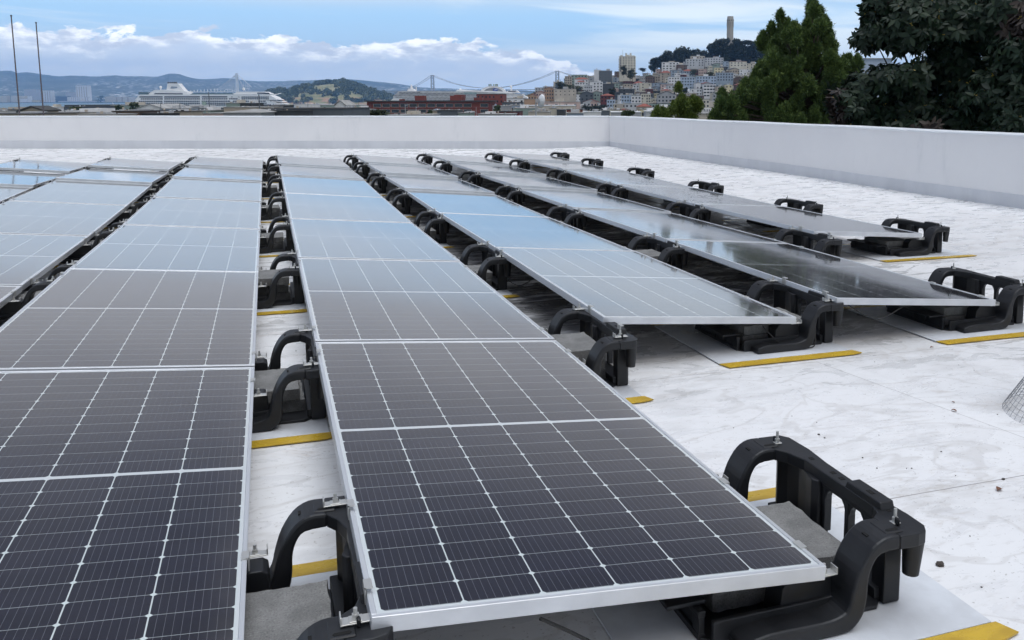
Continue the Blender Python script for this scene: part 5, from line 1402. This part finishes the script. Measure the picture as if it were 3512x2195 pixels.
# debris
M['debris'] = mat('dark debris', (.05, .04, .035), .8); M['leafdry'] = mat('dry leaf', (.16, .07, .04), .7)
dr = random.Random(21)
def onroof(px, py):
    d = (bp(px, py, 10)-CAM); t = .5
    for _ in range(400):
        p = CAM+d*(t/10)
        if p.z < zroof(p.x, p.y): return p
        t *= 1.01
    return p
bits = [(3222, 1948, .016), (2807, 1500, .007), (2827, 1509, .005), (2957, 1578, .005), (3006, 1618, .004), (3125, 1612, .004), (3440, 1648, .008), (3227, 1556, .005), (3276, 1636, .003), (3364, 2028, .004), (3075, 2022, .003), (3139, 2037, .003), (3013, 1498, .003),
        (2999, 1246, .003), (3287, 1262, .003), (3340, 1275, .003), (2515, 1475, .003), (2715, 1437, .003), (2800, 1453, .003), (3420, 1425, .004), (3270, 1392, .003), (3080, 990, .006), (2830, 1030, .003), (3325, 1844, .003), (3108, 1612, .003), (1015, 1210, .004), (1270, 590, .004)]
for j, (px, py, q) in enumerate(bits):
    p = onroof(px, py); q *= .72; bm = bmesh.new(); bmesh.ops.create_icosphere(bm, subdivisions=2, radius=q)
    for v in bm.verts: v.co *= dr.uniform(.7, 1.25); v.co.z *= .6
    me = bpy.data.meshes.new('debris_crumb'); bm.to_mesh(me); bm.free(); me.materials.append(M['debris'])
    o = bpy.data.objects.new('debris_crumb', me); COL.objects.link(o); o.location = (p.x, p.y, zroof(p.x, p.y)+q*.4)
    if j == 0: tag(o, 'largest dark crumb of debris lying on the white roof at the lower right', 'debris')
    else: tag(o, 'tiny dark crumb of debris lying on the white roof', 'debris', 'tiny dark crumbs on the roof')
for j, (px, py, sz) in enumerate(((3425, 1690, .03), (3271, 1413, .022), (3195, 1195, .018), (2840, 945, .03), (2895, 620, .05), (2640, 560, .06), (3268, 1392, .012))):
    p = onroof(px, py); mb = MB(); n = 7
    for k in range(n+1):
        t = k/n; w_ = sz*.3*math.sin(math.pi*t)**.7+.0003; z = sz*.18*math.sin(math.pi*t*1.1)+.002
        for sg in (-1, 0, 1): mb.v.append(((t-.5)*sz, sg*w_, z+(abs(sg)*sz*.1)))
    for k in range(n):
        for q in (0, 1): a = k*3+q; mb.face([a, a+3, a+4, a+1])
    o = mb.build('fallen_leaf', M['leafdry'], recalc=False); so = o.modifiers.new('t', 'SOLIDIFY'); so.thickness = .0006
    o.location = (p.x, p.y, zroof(p.x, p.y)+.001); o.rotation_euler = (0, 0, dr.uniform(0, 6))
    tag(o, 'small curled brown leaf lying on the white roof', 'leaf', 'curled dry leaves on the roof')
# cables below the panels
M['cable'] = mat('black cable', (.012, .012, .012), .5)
def cable_(pts, label, rad=.003):
    P = [Vector(p) for p in pts]; Q = []
    for i in range(len(P)-1):
        p0, p1, p2, p3 = P[max(i-1, 0)], P[i], P[i+1], P[min(i+2, len(P)-1)]
        for k in range(8):
            t = k/8; Q.append(tuple(.5*((2*p1)+(-p0+p2)*t+(2*p0-5*p1+4*p2-p3)*t*t+(-p0+3*p1-3*p2+p3)*t**3)))
    Q.append(tuple(P[-1])); o = MB().tube(Q, rad, 6).build('cable', M['cable'], smooth=True); tag(o, label, 'cable', 'black cables hanging below the panels')
zr = lambda x, y: zroof(x, y)
cable_([(2.13, 2.16, -.13), (2.17, 2.135, -.18), (2.24, 2.125, zr(2.24, 2.1)+.03), (2.34, 2.12, zr(2.3, 2.1)+.015), (2.42, 2.13, zr(2.4, 2.1)+.02), (2.46, 2.2, -.15)], 'thin black cable looping over the foot at the near end of the sixth row')
cable_([(2.62, 2.14, -.06), (2.72, 2.12, -.12), (2.84, 2.13, -.14), (2.96, 2.14, -.10), (3.05, 2.16, -.08)], 'thin black cable sagging under the near end of the seventh row')
cable_([(.34, .02, -.08), (.42, .01, -.13), (.50, .0, -.19), (.52, -.02, -.235), (.48, .05, -.25)], 'black cable drooping below the near edge of the nearest panel', .004)
cable_([(1.62, 3.9, -.05), (1.45, 3.8, -.13), (1.32, 3.75, -.18), (1.26, 3.85, -.16)], 'black cable hanging in the gap beside the sixth row')
# white plastic scraps by the mats
M['scrap'] = mat('white plastic scrap', (.62, .62, .62), .5)
for j, (px, py, w_, l_) in enumerate(((2365, 1152, .10, .035), (2320, 1128, .05, .02))):
    p = onroof(px, py); mb = MB(); n = 8
    for k in range(n+1):
        t = k/n
        for sg in (-1, 1): mb.v.append(((t-.5)*w_, sg*l_*(.5+.3*math.sin(5*t+j)), .004+.012*math.sin(3*t+sg)**2))
    for k in range(n): mb.face([2*k, 2*k+2, 2*k+3, 2*k+1])
    o = mb.build('plastic_scrap', M['scrap'], recalc=False); so = o.modifiers.new('t', 'SOLIDIFY'); so.thickness = .001
    o.location = (p.x, p.y, zroof(p.x, p.y)+.003); o.rotation_euler = (0, 0, -.35)
    tag(o, ('larger' if j == 0 else 'smaller')+' crumpled white plastic scrap on the roof below the sixth row', 'scrap')

# ------------------------------------------------------------------ air
hz = MB(); P = []
for U in (-13000, 13000):
    for V in (-700, 17500):
        for z in (-40, 700): P.append(tuple(uv(U, V, z)))
hz.v = P
for f in ((0, 1, 3, 2), (4, 6, 7, 5), (0, 4, 5, 1), (2, 3, 7, 6), (0, 2, 6, 4), (1, 5, 7, 3)): hz.face(list(f))
hm = bpy.data.materials.new('haze'); hm.use_nodes = True; t = hm.node_tree; t.nodes.clear()
out = t.nodes.new('ShaderNodeOutputMaterial'); pv = t.nodes.new('ShaderNodeVolumePrincipled')
pv.inputs['Color'].default_value = (.27, .54, 1.0, 1); pv.inputs['Density'].default_value = 5.4e-5; pv.inputs['Anisotropy'].default_value = .1
t.links.new(pv.outputs[0], out.inputs['Volume'])
ho = hz.build('haze', hm); tag(ho, kind='stuff', label='pale blue haze over the bay and city', cat='haze')
